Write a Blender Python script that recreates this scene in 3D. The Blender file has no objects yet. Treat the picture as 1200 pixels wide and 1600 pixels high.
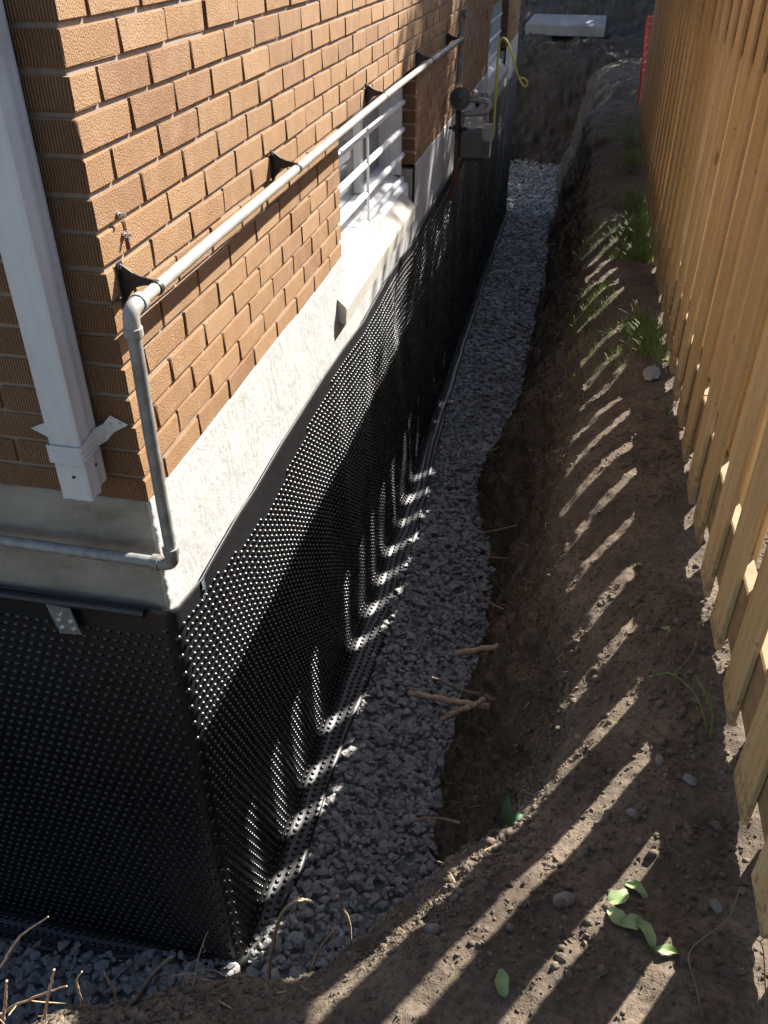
import bpy, math, random
import numpy as np
from mathutils import Matrix, Vector

rng = np.random.default_rng(7)
random.seed(7)
sc = bpy.context.scene
COL = sc.collection

# ------------------------------------------------------------------ camera
CAM = np.array([0.861, -1.455, 3.076])
YAW, PITCH = 0.2142, 0.6085
fw = Vector((-math.sin(YAW) * math.cos(PITCH), math.cos(YAW) * math.cos(PITCH), -math.sin(PITCH)))
rt = Vector((math.cos(YAW), math.sin(YAW), 0))
up = rt.cross(fw)
cd = bpy.data.cameras.new("camera")
cam = bpy.data.objects.new("camera", cd)
COL.objects.link(cam)
cam.matrix_world = Matrix(((rt.x, up.x, -fw.x, CAM[0]), (rt.y, up.y, -fw.y, CAM[1]), (rt.z, up.z, -fw.z, CAM[2]), (0, 0, 0, 1)))
cd.sensor_fit = 'VERTICAL'
cd.sensor_height = 36.0
cd.lens = 1340.0 / 1600.0 * 36.0
cd.clip_start, cd.clip_end = 0.05, 400
sc.camera = cam

# ------------------------------------------------------------------ light
AZ, EL = math.radians(58.5), math.radians(38.1)          # azimuth from +X towards +Y
S = Vector((math.cos(AZ) * math.cos(EL), math.sin(AZ) * math.cos(EL), math.sin(EL)))
world = bpy.data.worlds.new("World")
sc.world = world
world.use_nodes = True
wn = world.node_tree
sky = wn.nodes.new("ShaderNodeTexSky")
sky.sky_type = 'NISHITA'
sky.sun_disc = False
sky.sun_elevation = EL
sky.sun_rotation = math.pi / 2 - AZ
bg = wn.nodes["Background"]
bg.inputs[1].default_value = 0.075
wn.links.new(sky.outputs[0], bg.inputs[0])
sd = bpy.data.lights.new("sun", 'SUN')
sd.energy = 5.0
sd.angle = math.radians(0.5)
sd.color = (1.0, 0.95, 0.87)
sun = bpy.data.objects.new("sun", sd)
COL.objects.link(sun)
sun.rotation_euler = S.to_track_quat('Z', 'Y').to_euler()
sun.location = (6, 8, 12)
sc.view_settings.view_transform = 'Standard'
sc.view_settings.look = 'None'
sc.view_settings.exposure = 1.65
sc.view_settings.gamma = 1.0
sc.view_settings.use_curve_mapping = False
sc.render.engine = 'CYCLES'
sc.cycles.max_bounces = 8

# ------------------------------------------------------------------ numpy noise
def _h(ix, iy, iz, seed):
    n = (ix * 374761393 + iy * 668265263 + iz * 2147483647 + seed * 1274126177) & 0xFFFFFFFF
    n = ((n ^ (n >> 13)) * 1274126177) & 0xFFFFFFFF
    n = ((n ^ (n >> 16)) * 2246822519) & 0xFFFFFFFF
    return ((n ^ (n >> 15)) & 0xFFFFFF).astype(np.float64) / 0xFFFFFF * 2 - 1

def vn(p, seed=0):
    p = np.asarray(p, float)
    i = np.floor(p).astype(np.int64)
    f = p - i
    f = f * f * (3 - 2 * f)
    r = 0
    for a in (0, 1):
        for b in (0, 1):
            for c in (0, 1):
                w = (f[..., 0] if a else 1 - f[..., 0]) * (f[..., 1] if b else 1 - f[..., 1]) * (f[..., 2] if c else 1 - f[..., 2])
                r = r + w * _h(i[..., 0] + a, i[..., 1] + b, i[..., 2] + c, seed)
    return r

def fbm(p, scale, octv=4, seed=0, gain=0.5):
    r, a = 0, 1.0
    p = np.asarray(p, float) * scale
    for k in range(octv):
        r = r + a * vn(p + 17.3 * k, seed + k)
        p = p * 2.03
        a *= gain
    return r

def P3(x, y, z=0.0):
    x, y, z = np.broadcast_arrays(np.asarray(x, float), np.asarray(y, float), np.asarray(z, float))
    return np.stack([x, y, z], -1)

# ------------------------------------------------------------------ mesh helpers
def mesh_np(name, V, F, mats, smooth=False, matidx=None):
    """V (n,3); F (m,k) array of equal polygons, or a list of such arrays"""
    me = bpy.data.meshes.new(name)
    Fs = F if isinstance(F, list) else [F]
    Fs = [np.asarray(f, np.int32) for f in Fs if len(f)]
    nl = sum(f.size for f in Fs)
    nf = sum(len(f) for f in Fs)
    me.vertices.add(len(V)); me.loops.add(nl); me.polygons.add(nf)
    me.vertices.foreach_set("co", np.asarray(V, np.float32).ravel())
    me.loops.foreach_set("vertex_index", np.concatenate([f.ravel() for f in Fs]))
    tot = np.concatenate([np.full(len(f), f.shape[1], np.int32) for f in Fs])
    st = np.concatenate([[0], np.cumsum(tot)[:-1]]).astype(np.int32)
    me.polygons.foreach_set("loop_start", st)
    if smooth:
        me.polygons.foreach_set("use_smooth", np.ones(nf, bool))
    for m in (mats if isinstance(mats, (list, tuple)) else [mats]):
        me.materials.append(m)
    if matidx is not None:
        me.polygons.foreach_set("material_index", np.asarray(matidx, np.int32))
    me.update(calc_edges=True)
    if not smooth: me.shade_flat()
    me.validate()
    return me

def link(name, me, parent=None, loc=None, **props):
    o = bpy.data.objects.new(name, me)
    COL.objects.link(o)
    if parent is not None:
        o.parent = parent
    if loc is not None:
        o.location = loc
    for k, v in props.items():
        o[k] = v
    return o

def thing(name, label, cat, loc=(0, 0, 0), group=None):
    o = link(name, None, None, loc)
    o.empty_display_size = 0.05
    o['label'] = label; o['category'] = cat
    if group: o['group'] = group
    return o

def tag(o, label, cat, group=None):
    o['label'] = label; o['category'] = cat
    if group: o['group'] = group
    return o

class MB:
    """collects pieces, builds one mesh object"""
    def __init__(s): s.V = []; s.F3 = []; s.F4 = []; s.n = 0; s.poly = []
    def add(s, V, F):
        V = np.asarray(V, float)
        s.V.append(V)
        for f in F:
            f = [int(i) + s.n for i in f]
            (s.F4 if len(f) == 4 else s.F3 if len(f) == 3 else s.poly).append(f)
        s.n += len(V)
        return s
    def box(s, lo, hi):
        x0, y0, z0 = lo; x1, y1, z1 = hi
        V = [(x0,y0,z0),(x1,y0,z0),(x1,y1,z0),(x0,y1,z0),(x0,y0,z1),(x1,y0,z1),(x1,y1,z1),(x0,y1,z1)]
        return s.add(V, [(0,3,2,1),(4,5,6,7),(0,1,5,4),(1,2,6,5),(2,3,7,6),(3,0,4,7)])
    def bbox(s, lo, hi, b=0.004, jit=0.0):
        V, F = bevel_box(lo, hi, b)
        if jit: V = V + rng.normal(0, jit, V.shape)
        return s.add(V, F)
    def tube(s, pts, r, seg=12, caps=True):
        V, F = tube(pts, r, seg, caps)
        return s.add(V, F)
    def mesh(s, name, mat, smooth=False):
        me = bpy.data.meshes.new(name)
        me.from_pydata(np.concatenate(s.V).tolist(), [], s.F4 + s.F3 + s.poly)
        me.materials.append(mat)
        if smooth:
            me.polygons.foreach_set("use_smooth", np.ones(len(me.polygons), bool))
        me.update()
        return me
    def build(s, name, mat, parent=None, smooth=False, **props):
        o = link(name, s.mesh(name, mat, smooth), parent, **props)
        if smooth:
            autosmooth(o)
        return o

def autosmooth(o, deg=40):
    me = o.data
    if not len(me.polygons): return
    me.update()
    import bmesh
    bm = bmesh.new(); bm.from_mesh(me)
    lim = math.radians(deg)
    for e in bm.edges:
        if len(e.link_faces) == 2 and e.calc_face_angle(0) > lim:
            e.smooth = False
    bm.to_mesh(me); bm.free()

def bevel_box(lo, hi, b):
    lo = np.array(lo, float); hi = np.array(hi, float)
    V = []; idx = {}
    for sx in (0, 1):
        for sy in (0, 1):
            for sz in (0, 1):
                c = np.array([hi[0] if sx else lo[0], hi[1] if sy else lo[1], hi[2] if sz else lo[2]])
                d = np.array([-1 if sx else 1, -1 if sy else 1, -1 if sz else 1]) * b
                for ax in range(3):
                    p = c.copy()
                    for k in range(3):
                        if k != ax: p[k] += d[k]
                    idx[(sx, sy, sz, ax)] = len(V); V.append(p)
    F = []
    def q(*k): F.append(tuple(idx[i] for i in k))
    q((0,0,0,0),(0,0,1,0),(0,1,1,0),(0,1,0,0)); q((1,0,0,0),(1,1,0,0),(1,1,1,0),(1,0,1,0))
    q((0,0,0,1),(1,0,0,1),(1,0,1,1),(0,0,1,1)); q((0,1,0,1),(0,1,1,1),(1,1,1,1),(1,1,0,1))
    q((0,0,0,2),(0,1,0,2),(1,1,0,2),(1,0,0,2)); q((0,0,1,2),(1,0,1,2),(1,1,1,2),(0,1,1,2))
    for sz in (0, 1):
        for sy in (0, 1):
            q((0,sy,sz,1),(1,sy,sz,1),(1,sy,sz,2),(0,sy,sz,2))
    for sx in (0, 1):
        for sz in (0, 1):
            q((sx,0,sz,0),(sx,1,sz,0),(sx,1,sz,2),(sx,0,sz,2))
        for sy in (0, 1):
            q((sx,sy,0,0),(sx,sy,1,0),(sx,sy,1,1),(sx,sy,0,1))
    for sx in (0, 1):
        for sy in (0, 1):
            for sz in (0, 1):
                q((sx,sy,sz,0),(sx,sy,sz,1),(sx,sy,sz,2))
    V = np.array(V)
    # consistent outward winding
    c = V.mean(0); G = []
    for f in F:
        p = V[list(f)]
        n = np.cross(p[1] - p[0], p[2] - p[0])
        G.append(f if np.dot(n, p.mean(0) - c) > 0 else tuple(reversed(f)))
    return V, G

def tube(pts, r, seg=12, caps=True):
    pts = np.asarray(pts, float); n = len(pts)
    r = np.broadcast_to(np.asarray(r, float), (n,))
    T = np.gradient(pts, axis=0); T /= np.linalg.norm(T, axis=1)[:, None] + 1e-12
    a = np.array([0, 0, 1.0]) if abs(T[0][2]) < 0.9 else np.array([1.0, 0, 0])
    u = np.cross(T[0], a); u /= np.linalg.norm(u)
    V = []
    for i in range(n):
        u = u - T[i] * np.dot(u, T[i]); u /= np.linalg.norm(u) + 1e-12
        w = np.cross(T[i], u)
        for k in range(seg):
            t = 2 * math.pi * k / seg
            V.append(pts[i] + r[i] * (math.cos(t) * u + math.sin(t) * w))
    F = [(i*seg+k, i*seg+(k+1) % seg, (i+1)*seg+(k+1) % seg, (i+1)*seg+k) for i in range(n-1) for k in range(seg)]
    if caps:
        F.append(tuple(range(seg))[::-1]); F.append(tuple((n-1)*seg+k for k in range(seg)))
    return np.array(V), F

def smooth_path(P, n=8):
    P = [np.array(p, float) for p in P]
    Q = [2*P[0]-P[1]] + P + [2*P[-1]-P[-2]]
    out = []
    for i in range(1, len(Q)-2):
        for k in range(n):
            t = k / n
            out.append(0.5*((2*Q[i]) + (-Q[i-1]+Q[i+1])*t + (2*Q[i-1]-5*Q[i]+4*Q[i+1]-Q[i+2])*t*t + (-Q[i-1]+3*Q[i]-3*Q[i+1]+Q[i+2])*t**3))
    out.append(P[-1])
    return np.array(out)

def grid_faces(nu, nv):
    i = np.arange((nu-1)*(nv-1)); a = (i // (nv-1))*nv + i % (nv-1)
    return np.stack([a, a+nv, a+nv+1, a+1], 1)

ICO_V = None
def ico():
    t = (1 + 5 ** .5) / 2
    V = np.array([(-1,t,0),(1,t,0),(-1,-t,0),(1,-t,0),(0,-1,t),(0,1,t),(0,-1,-t),(0,1,-t),(t,0,-1),(t,0,1),(-t,0,-1),(-t,0,1)], float)
    V /= np.linalg.norm(V[0])
    F = np.array([(0,11,5),(0,5,1),(0,1,7),(0,7,10),(0,10,11),(1,5,9),(5,11,4),(11,10,2),(10,7,6),(7,1,8),(3,9,4),(3,4,2),(3,2,6),(3,6,8),(3,8,9),(4,9,5),(2,4,11),(6,2,10),(8,6,7),(9,8,1)])
    return V, F

def rand_rot(n):
    q = rng.normal(size=(n, 4)); q /= np.linalg.norm(q, axis=1)[:, None]
    w, x, y, z = q.T
    return np.stack([1-2*(y*y+z*z), 2*(x*y-z*w), 2*(x*z+y*w), 2*(x*y+z*w), 1-2*(x*x+z*z), 2*(y*z-x*w), 2*(x*z-y*w), 2*(y*z+x*w), 1-2*(x*x+y*y)], 1).reshape(n, 3, 3)

def octa():
    return np.array([(1,0,0),(-1,0,0),(0,1,0),(0,-1,0),(0,0,1),(0,0,-1)], float), np.array([(0,2,4),(2,1,4),(1,3,4),(3,0,4),(2,0,5),(1,2,5),(3,1,5),(0,3,5)])

def cubelet():
    V = np.array([(x, y, z) for x in (-1, 1) for y in (-1, 1) for z in (-1, 1)], float)
    F = np.array([(0,1,3),(0,3,2),(4,6,7),(4,7,5),(0,4,5),(0,5,1),(2,3,7),(2,7,6),(0,2,6),(0,6,4),(1,5,7),(1,7,3)])
    return V, F

def stones_mesh(name, C, size, mat, jag=0.28, aspect=(1.0, 0.8, 0.55), tilt=True, smooth=False, base=None):
    V0, F0 = base or ico(); n = len(C); nv = len(V0)
    V = np.repeat(V0[None], n, 0)
    V = V * (1 + rng.uniform(-jag, jag, (n, nv, 1))) + rng.normal(0, jag * .3, (n, nv, 3))
    asp = np.array(aspect)[None] * rng.uniform(.75, 1.25, (n, 3))
    V = V * (asp * size[:, None])[:, None, :]
    if tilt == 'flat':
        th = rng.uniform(0, 2*math.pi, n); ph = rng.uniform(0, 2*math.pi, n); ti = np.abs(rng.normal(0, .45, n))
        def rz(a): 
            o_ = np.zeros((n, 3, 3)); o_[:, 0, 0] = np.cos(a); o_[:, 0, 1] = -np.sin(a); o_[:, 1, 0] = np.sin(a); o_[:, 1, 1] = np.cos(a); o_[:, 2, 2] = 1; return o_
        rx = np.zeros((n, 3, 3)); rx[:, 0, 0] = 1; rx[:, 1, 1] = np.cos(ti); rx[:, 1, 2] = -np.sin(ti); rx[:, 2, 1] = np.sin(ti); rx[:, 2, 2] = np.cos(ti)
        R = rz(ph) @ rx @ rz(th)
    elif tilt:
        R = rand_rot(n)
    else:
        th = rng.uniform(0, 2*math.pi, n); R = np.zeros((n, 3, 3)); R[:, 0, 0] = np.cos(th); R[:, 0, 1] = -np.sin(th); R[:, 1, 0] = np.sin(th); R[:, 1, 1] = np.cos(th); R[:, 2, 2] = 1
    V = np.einsum('nij,nkj->nki', R, V) + C[:, None, :]
    F = (F0[None] + (np.arange(n) * nv)[:, None, None]).reshape(-1, 3)
    return mesh_np(name, V.reshape(-1, 3), F, mat, smooth)

# ------------------------------------------------------------------ materials
class NT:
    def __init__(s, name):
        s.m = bpy.data.materials.new(name); s.m.use_nodes = True
        s.t = s.m.node_tree; s.b = s.t.nodes["Principled BSDF"]
    def n(s, typ, **kw):
        o = s.t.nodes.new(typ)
        for k, v in kw.items():
            if k.startswith('i_'):
                o.inputs[k[2:].replace('_', ' ')].default_value = v
            else: setattr(o, k, v)
        return o
    def l(s, a, b): s.t.links.new(a, b)
    def pos(s, scale=(1, 1, 1), obj=False):
        src = s.n("ShaderNodeTexCoord").outputs['Object'] if obj else s.n("ShaderNodeNewGeometry").outputs['Position']
        mp = s.n("ShaderNodeMapping"); mp.inputs['Scale'].default_value = scale
        s.l(src, mp.inputs['Vector']); return mp.outputs[0]
    def noise(s, vec, scale, detail=4, rough=.55):
        o = s.n("ShaderNodeTexNoise"); o.inputs['Scale'].default_value = scale; o.inputs['Detail'].default_value = detail; o.inputs['Roughness'].default_value = rough
        s.l(vec, o.inputs['Vector']); return o.outputs['Fac']
    def ramp(s, fac, stops):
        o = s.n("ShaderNodeValToRGB"); e = o.color_ramp.elements
        while len(e) < len(stops): e.new(.5)
        for k, (p, c) in enumerate(stops): e[k].position = p; e[k].color = (*c, 1) if len(c) == 3 else c
        s.l(fac, o.inputs[0]); return o.outputs[0]
    def mix(s, fac, a, b, mode='MIX'):
        o = s.n("ShaderNodeMix", data_type='RGBA', blend_type=mode)
        if isinstance(fac, (int, float)): o.inputs[0].default_value = fac
        else: s.l(fac, o.inputs[0])
        for k, v in ((6, a), (7, b)):
            if isinstance(v, tuple): o.inputs[k].default_value = (*v, 1)
            else: s.l(v, o.inputs[k])
        return o.outputs[2]
    def math(s, op, a, b=None):
        o = s.n("ShaderNodeMath", operation=op)
        for k, v in ((0, a), (1, b)):
            if v is None: continue
            if isinstance(v, (int, float)): o.inputs[k].default_value = v
            else: s.l(v, o.inputs[k])
        return o.outputs[0]
    def rnd(s):
        """0..1 per object and per loose piece"""
        a = s.n("ShaderNodeObjectInfo").outputs['Random']; b = s.n("ShaderNodeNewGeometry").outputs['Random Per Island']
        return s.math('FRACT', s.math('ADD', a, b))
    def bump(s, h, strength=.5, dist=.005, prev=None):
        o = s.n("ShaderNodeBump"); o.inputs['Strength'].default_value = strength; o.inputs['Distance'].default_value = dist
        s.l(h, o.inputs['Height'])
        if prev is not None: s.l(prev, o.inputs['Normal'])
        return o.outputs[0]
    def out(s, col=None, rough=None, normal=None, metal=None, **kw):
        for key, v in (('Base Color', col), ('Roughness', rough), ('Normal', normal), ('Metallic', metal)):
            if v is None: continue
            if isinstance(v, tuple): s.b.inputs[key].default_value = (*v, 1)
            elif isinstance(v, (int, float)): s.b.inputs[key].default_value = v
            else: s.l(v, s.b.inputs[key])
        for k, v in kw.items(): s.b.inputs[k.replace('_', ' ')].default_value = v
        return s.m

def mat_brick():
    m = NT("brick_tan"); p = m.pos()
    r = m.rnd()
    base = m.ramp(r, [(0, (.27, .145, .07)), (.2, (.375, .215, .102)), (.45, (.33, .185, .086)), (.65, (.395, .236, .116)), (.82, (.305, .170, .082)), (1, (.42, .26, .135))])
    n1 = m.noise(p, 260, 3, .6); n2 = m.noise(p, 14, 4, .6); n3 = m.noise(p, 620, 2)
    base = m.mix(m.math('MULTIPLY', m.ramp(n1, [(.38, (1, 1, 1)), (.62, (0, 0, 0))]), .45), base, (.19, .085, .035))
    base = m.mix(m.math('MULTIPLY', m.ramp(n2, [(.45, (0, 0, 0)), (.8, (1, 1, 1))]), .35), base, (.50, .33, .20))
    # combed vertical grooves: along x on the end wall, along y on the long wall
    g = m.n("ShaderNodeNewGeometry"); sx = m.n("ShaderNodeSeparateXYZ"); m.l(g.outputs['Position'], sx.inputs[0])
    sn = m.n("ShaderNodeSeparateXYZ"); m.l(g.outputs['True Normal'], sn.inputs[0])
    isf = m.math('GREATER_THAN', m.math('ABSOLUTE', sn.outputs['Y']), .6)
    d = m.math('MULTIPLY', m.math('SUBTRACT', n2, .5), .006)
    wv = m.math('SINE', m.math('MULTIPLY', m.math('ADD', sx.outputs['X'], d), 980.0))
    wy = m.math('SINE', m.math('MULTIPLY', m.math('ADD', sx.outputs['Y'], d), 1100.0))
    gr = m.math('ADD', m.math('MULTIPLY', wv, isf), m.math('MULTIPLY', m.math('MULTIPLY', wy, .13), m.math('SUBTRACT', 1.0, isf)))
    base = m.mix(m.math('MULTIPLY', m.math('MULTIPLY', m.ramp(gr, [(.0, (1, 1, 1)), (.6, (0, 0, 0))]), .8), isf), base, (.12, .05, .018))
    h = m.math('ADD', m.math('MULTIPLY', n1, 1.2), m.math('ADD', m.math('MULTIPLY', gr, .5), m.math('MULTIPLY', n3, .4)))
    return m.out(base, .9, m.bump(h, .9, .0045))

def mat_plain(name, col, rough=.5, metal=0.0, var=.15, scale=30, bump=.0, spec=None, dirt=None):
    m = NT(name); p = m.pos(obj=True)
    n = m.noise(p, scale, 5)
    dark = tuple(c * (1 - var) for c in col); light = tuple(min(1, c * (1 + var)) for c in col)
    c = m.ramp(n, [(.3, dark), (.7, light)])
    if dirt:
        c = m.mix(m.ramp(m.noise(p, scale * .45, 6, .7), [(.52, (0, 0, 0)), (.72, (1, 1, 1))]), c, dirt)
    nm = m.bump(m.noise(p, scale * 6, 3), bump, .003) if bump else None
    kw = {}
    if spec is not None: kw['Specular_IOR_Level'] = spec
    return m.out(c, rough, nm, metal, **kw)

def mat_soil(name, dark, light, sc_=1.0):
    m = NT(name); p = m.pos()
    n1 = m.noise(p, 5 * sc_, 6, .6); n2 = m.noise(p, 70, 5, .65); n3 = m.noise(p, 300, 3)
    c = m.ramp(n1, [(.3, dark), (.7, light)])
    c = m.mix(m.ramp(n2, [(.35, (.65, .65, .65)), (.6, (0, 0, 0))]), c, tuple(x * .6 for x in dark))
    c = m.mix(m.math('MULTIPLY', m.rnd(), .22), c, tuple(x * 1.25 for x in light))
    h = m.math('ADD', n2, m.math('MULTIPLY', n3, .4))
    return m.out(c, .95, m.bump(h, .9, .008), Specular_IOR_Level=.2)

def mat_wood():
    m = NT("raw_fence_wood")
    r = m.rnd()
    tc = m.n("ShaderNodeNewGeometry"); off = m.n("ShaderNodeCombineXYZ")
    m.l(m.math('MULTIPLY', r, 37.0), off.inputs[2]); m.l(m.math('MULTIPLY', r, 11.0), off.inputs[0])
    add = m.n("ShaderNodeVectorMath", operation='ADD'); m.l(tc.outputs['Position'], add.inputs[0]); m.l(off.outputs[0], add.inputs[1])
    mp = m.n("ShaderNodeMapping"); mp.inputs['Scale'].default_value = (14, 14, .9); m.l(add.outputs[0], mp.inputs[0])
    n1 = m.noise(mp.outputs[0], 2.2, 6, .6)
    mp2 = m.n("ShaderNodeMapping"); mp2.inputs['Scale'].default_value = (60, 60, 1.6); m.l(add.outputs[0], mp2.inputs[0])
    n2 = m.noise(mp2.outputs[0], 3, 4, .6)
    base = m.ramp(r, [(0, (.56, .41, .22)), (.2, (.68, .53, .31)), (.45, (.52, .39, .20)), (.7, (.64, .48, .26)), (1, (.71, .56, .34))])
    c = m.mix(m.math('MULTIPLY', m.ramp(n1, [(.35, (1, 1, 1)), (.6, (0, 0, 0))]), .5), base, (.40, .235, .085))
    c = m.mix(m.math('MULTIPLY', m.ramp(n2, [(.42, (1, 1, 1)), (.6, (0, 0, 0))]), .42), c, (.36, .21, .085))
    # knots
    vo = m.n("ShaderNodeTexVoronoi"); mp3 = m.n("ShaderNodeMapping"); mp3.inputs['Scale'].default_value = (9, 9, 3.6); m.l(add.outputs[0], mp3.inputs[0])
    vo.inputs['Scale'].default_value = 1.0; m.l(mp3.outputs[0], vo.inputs['Vector'])
    k = m.ramp(vo.outputs['Distance'], [(.07, (1, 1, 1)), (.14, (0, 0, 0))])
    c = m.mix(m.math('MULTIPLY', k, .8), c, (.16, .075, .025))
    sz = m.n("ShaderNodeSeparateXYZ"); m.l(tc.outputs['Position'], sz.inputs[0])
    sp = m.noise(m.pos(), 38, 5, .7)
    up_ = m.n("ShaderNodeMapRange"); up_.inputs[1].default_value = 1.40; up_.inputs[2].default_value = 1.62; up_.inputs[3].default_value = .62; up_.inputs[4].default_value = .36
    m.l(sz.outputs['Z'], up_.inputs[0])
    c = m.mix(m.math('MULTIPLY', m.math('LESS_THAN', sp, up_.outputs[0]), .55), c, (.14, .105, .075))
    h = m.math('ADD', n1, m.math('MULTIPLY', n2, .6))
    return m.out(c, .75, m.bump(h, .25, .003), Specular_IOR_Level=.3)

def mat_concrete(name, a, b, stain=None, bump=.6, sc_=60):
    m = NT(name); p = m.pos()
    n1 = m.noise(p, 4, 6, .65); n2 = m.noise(p, sc_, 5, .65); n3 = m.noise(p, sc_ * 5, 3)
    c = m.ramp(n1, [(.3, a), (.7, b)])
    c = m.mix(m.math('MULTIPLY', m.ramp(n2, [(.35, (1, 1, 1)), (.55, (0, 0, 0))]), .3), c, tuple(x * .6 for x in a))
    if stain:
        mp = m.pos((3, 3, 1.2)); ns = m.noise(mp, 3.5, 6, .7)
        c = m.mix(m.math('MULTIPLY', m.ramp(ns, [(.52, (0, 0, 0)), (.68, (1, 1, 1))]), .75), c, stain)
    return m.out(c, .92, m.bump(m.math('ADD', n2, m.math('MULTIPLY', n3, .4)), bump, .006), Specular_IOR_Level=.25)

def mat_parging():
    m = NT("white_parging"); p = m.pos()
    n1 = m.noise(p, 5, 6, .65); n2 = m.noise(p, 90, 4, .6)
    # trowel swirls
    vo = m.n("ShaderNodeTexVoronoi"); vo.inputs['Scale'].default_value = 7; m.l(p, vo.inputs['Vector'])
    ring = m.math('SINE', m.math('MULTIPLY', vo.outputs['Distance'], 90.0))
    ringm = m.math('MULTIPLY', ring, m.ramp(n1, [(.4, (0, 0, 0)), (.6, (1, 1, 1))]))
    g = m.n("ShaderNodeNewGeometry"); sx = m.n("ShaderNodeSeparateXYZ"); m.l(g.outputs['Position'], sx.inputs[0])
    c = m.ramp(n1, [(.3, (.41, .405, .39)), (.55, (.47, .465, .45)), (.75, (.52, .515, .50))])
    c = m.mix(m.math('MULTIPLY', m.ramp(n2, [(.3, (1, 1, 1)), (.42, (0, 0, 0))]), .12), c, (.42, .39, .35))
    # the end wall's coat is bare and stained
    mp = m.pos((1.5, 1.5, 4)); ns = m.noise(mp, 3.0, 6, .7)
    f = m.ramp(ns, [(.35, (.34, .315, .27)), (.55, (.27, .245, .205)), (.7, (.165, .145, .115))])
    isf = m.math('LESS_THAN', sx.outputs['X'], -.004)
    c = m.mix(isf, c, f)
    h = m.math('ADD', m.math('MULTIPLY', n2, .9), m.math('MULTIPLY', ringm, .09))
    return m.out(c, .92, m.bump(h, .4, .005), Specular_IOR_Level=.2)

def mat_membrane(name, r0, r1):
    m = NT(name); p = m.pos()
    n = m.noise(p, 3, 5, .6); n2 = m.noise(p, 40, 4, .6)
    c = m.ramp(n, [(.35, (.006, .006, .007)), (.75, (.012, .012, .013))])
    c = m.mix(m.math('MULTIPLY', m.ramp(n2, [(.55, (0, 0, 0)), (.8, (1, 1, 1))]), .2), c, (.045, .042, .038))
    rr = m.n("ShaderNodeMapRange"); rr.inputs[3].default_value = r0; rr.inputs[4].default_value = r1; m.l(n2, rr.inputs[0])
    return m.out(c, rr.outputs[0], m.bump(n2, .08, .002), Specular_IOR_Level=.65)

def mat_gravel():
    m = NT("crushed_grey_stone"); p = m.pos()
    r = m.rnd()
    c = m.ramp(r, [(0, (.28, .275, .26)), (.35, (.40, .39, .37)), (.7, (.48, .47, .445)), (.9, (.34, .315, .275)), (1, (.58, .565, .54))])
    n = m.noise(p, 160, 4, .6)
    c = m.mix(m.math('MULTIPLY', m.ramp(n, [(.4, (1, 1, 1)), (.65, (0, 0, 0))]), .4), c, (.09, .09, .1))
    return m.out(c, .85, m.bump(n, .4, .003), Specular_IOR_Level=.3)

def mat_leaf(name, a, b, trans=.3):
    m = NT(name); r = m.rnd()
    n = m.noise(m.pos(), 60, 3)
    c = m.mix(m.math('MULTIPLY', n, .6), m.ramp(r, [(0, a), (1, b)]), tuple(x * .7 for x in a))
    m.out(c, .55)
    tr = m.n("ShaderNodeBsdfTranslucent"); m.l(c, tr.inputs[0])
    mx = m.n("ShaderNodeMixShader"); mx.inputs[0].default_value = trans
    m.l(m.b.outputs[0], mx.inputs[1]); m.l(tr.outputs[0], mx.inputs[2])
    m.l(mx.outputs[0], m.t.nodes["Material Output"].inputs[0])
    return m.m

def mat_glass(name, col, alpha):
    m = NT(name)
    m.out(col, .08, Specular_IOR_Level=.8)
    if alpha < 1:
        tr = m.n("ShaderNodeBsdfTransparent"); mx = m.n("ShaderNodeMixShader"); mx.inputs[0].default_value = alpha
        m.l(tr.outputs[0], mx.inputs[1]); m.l(m.b.outputs[0], mx.inputs[2]); m.l(mx.outputs[0], m.t.nodes["Material Output"].inputs[0])
    return m.m

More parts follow.
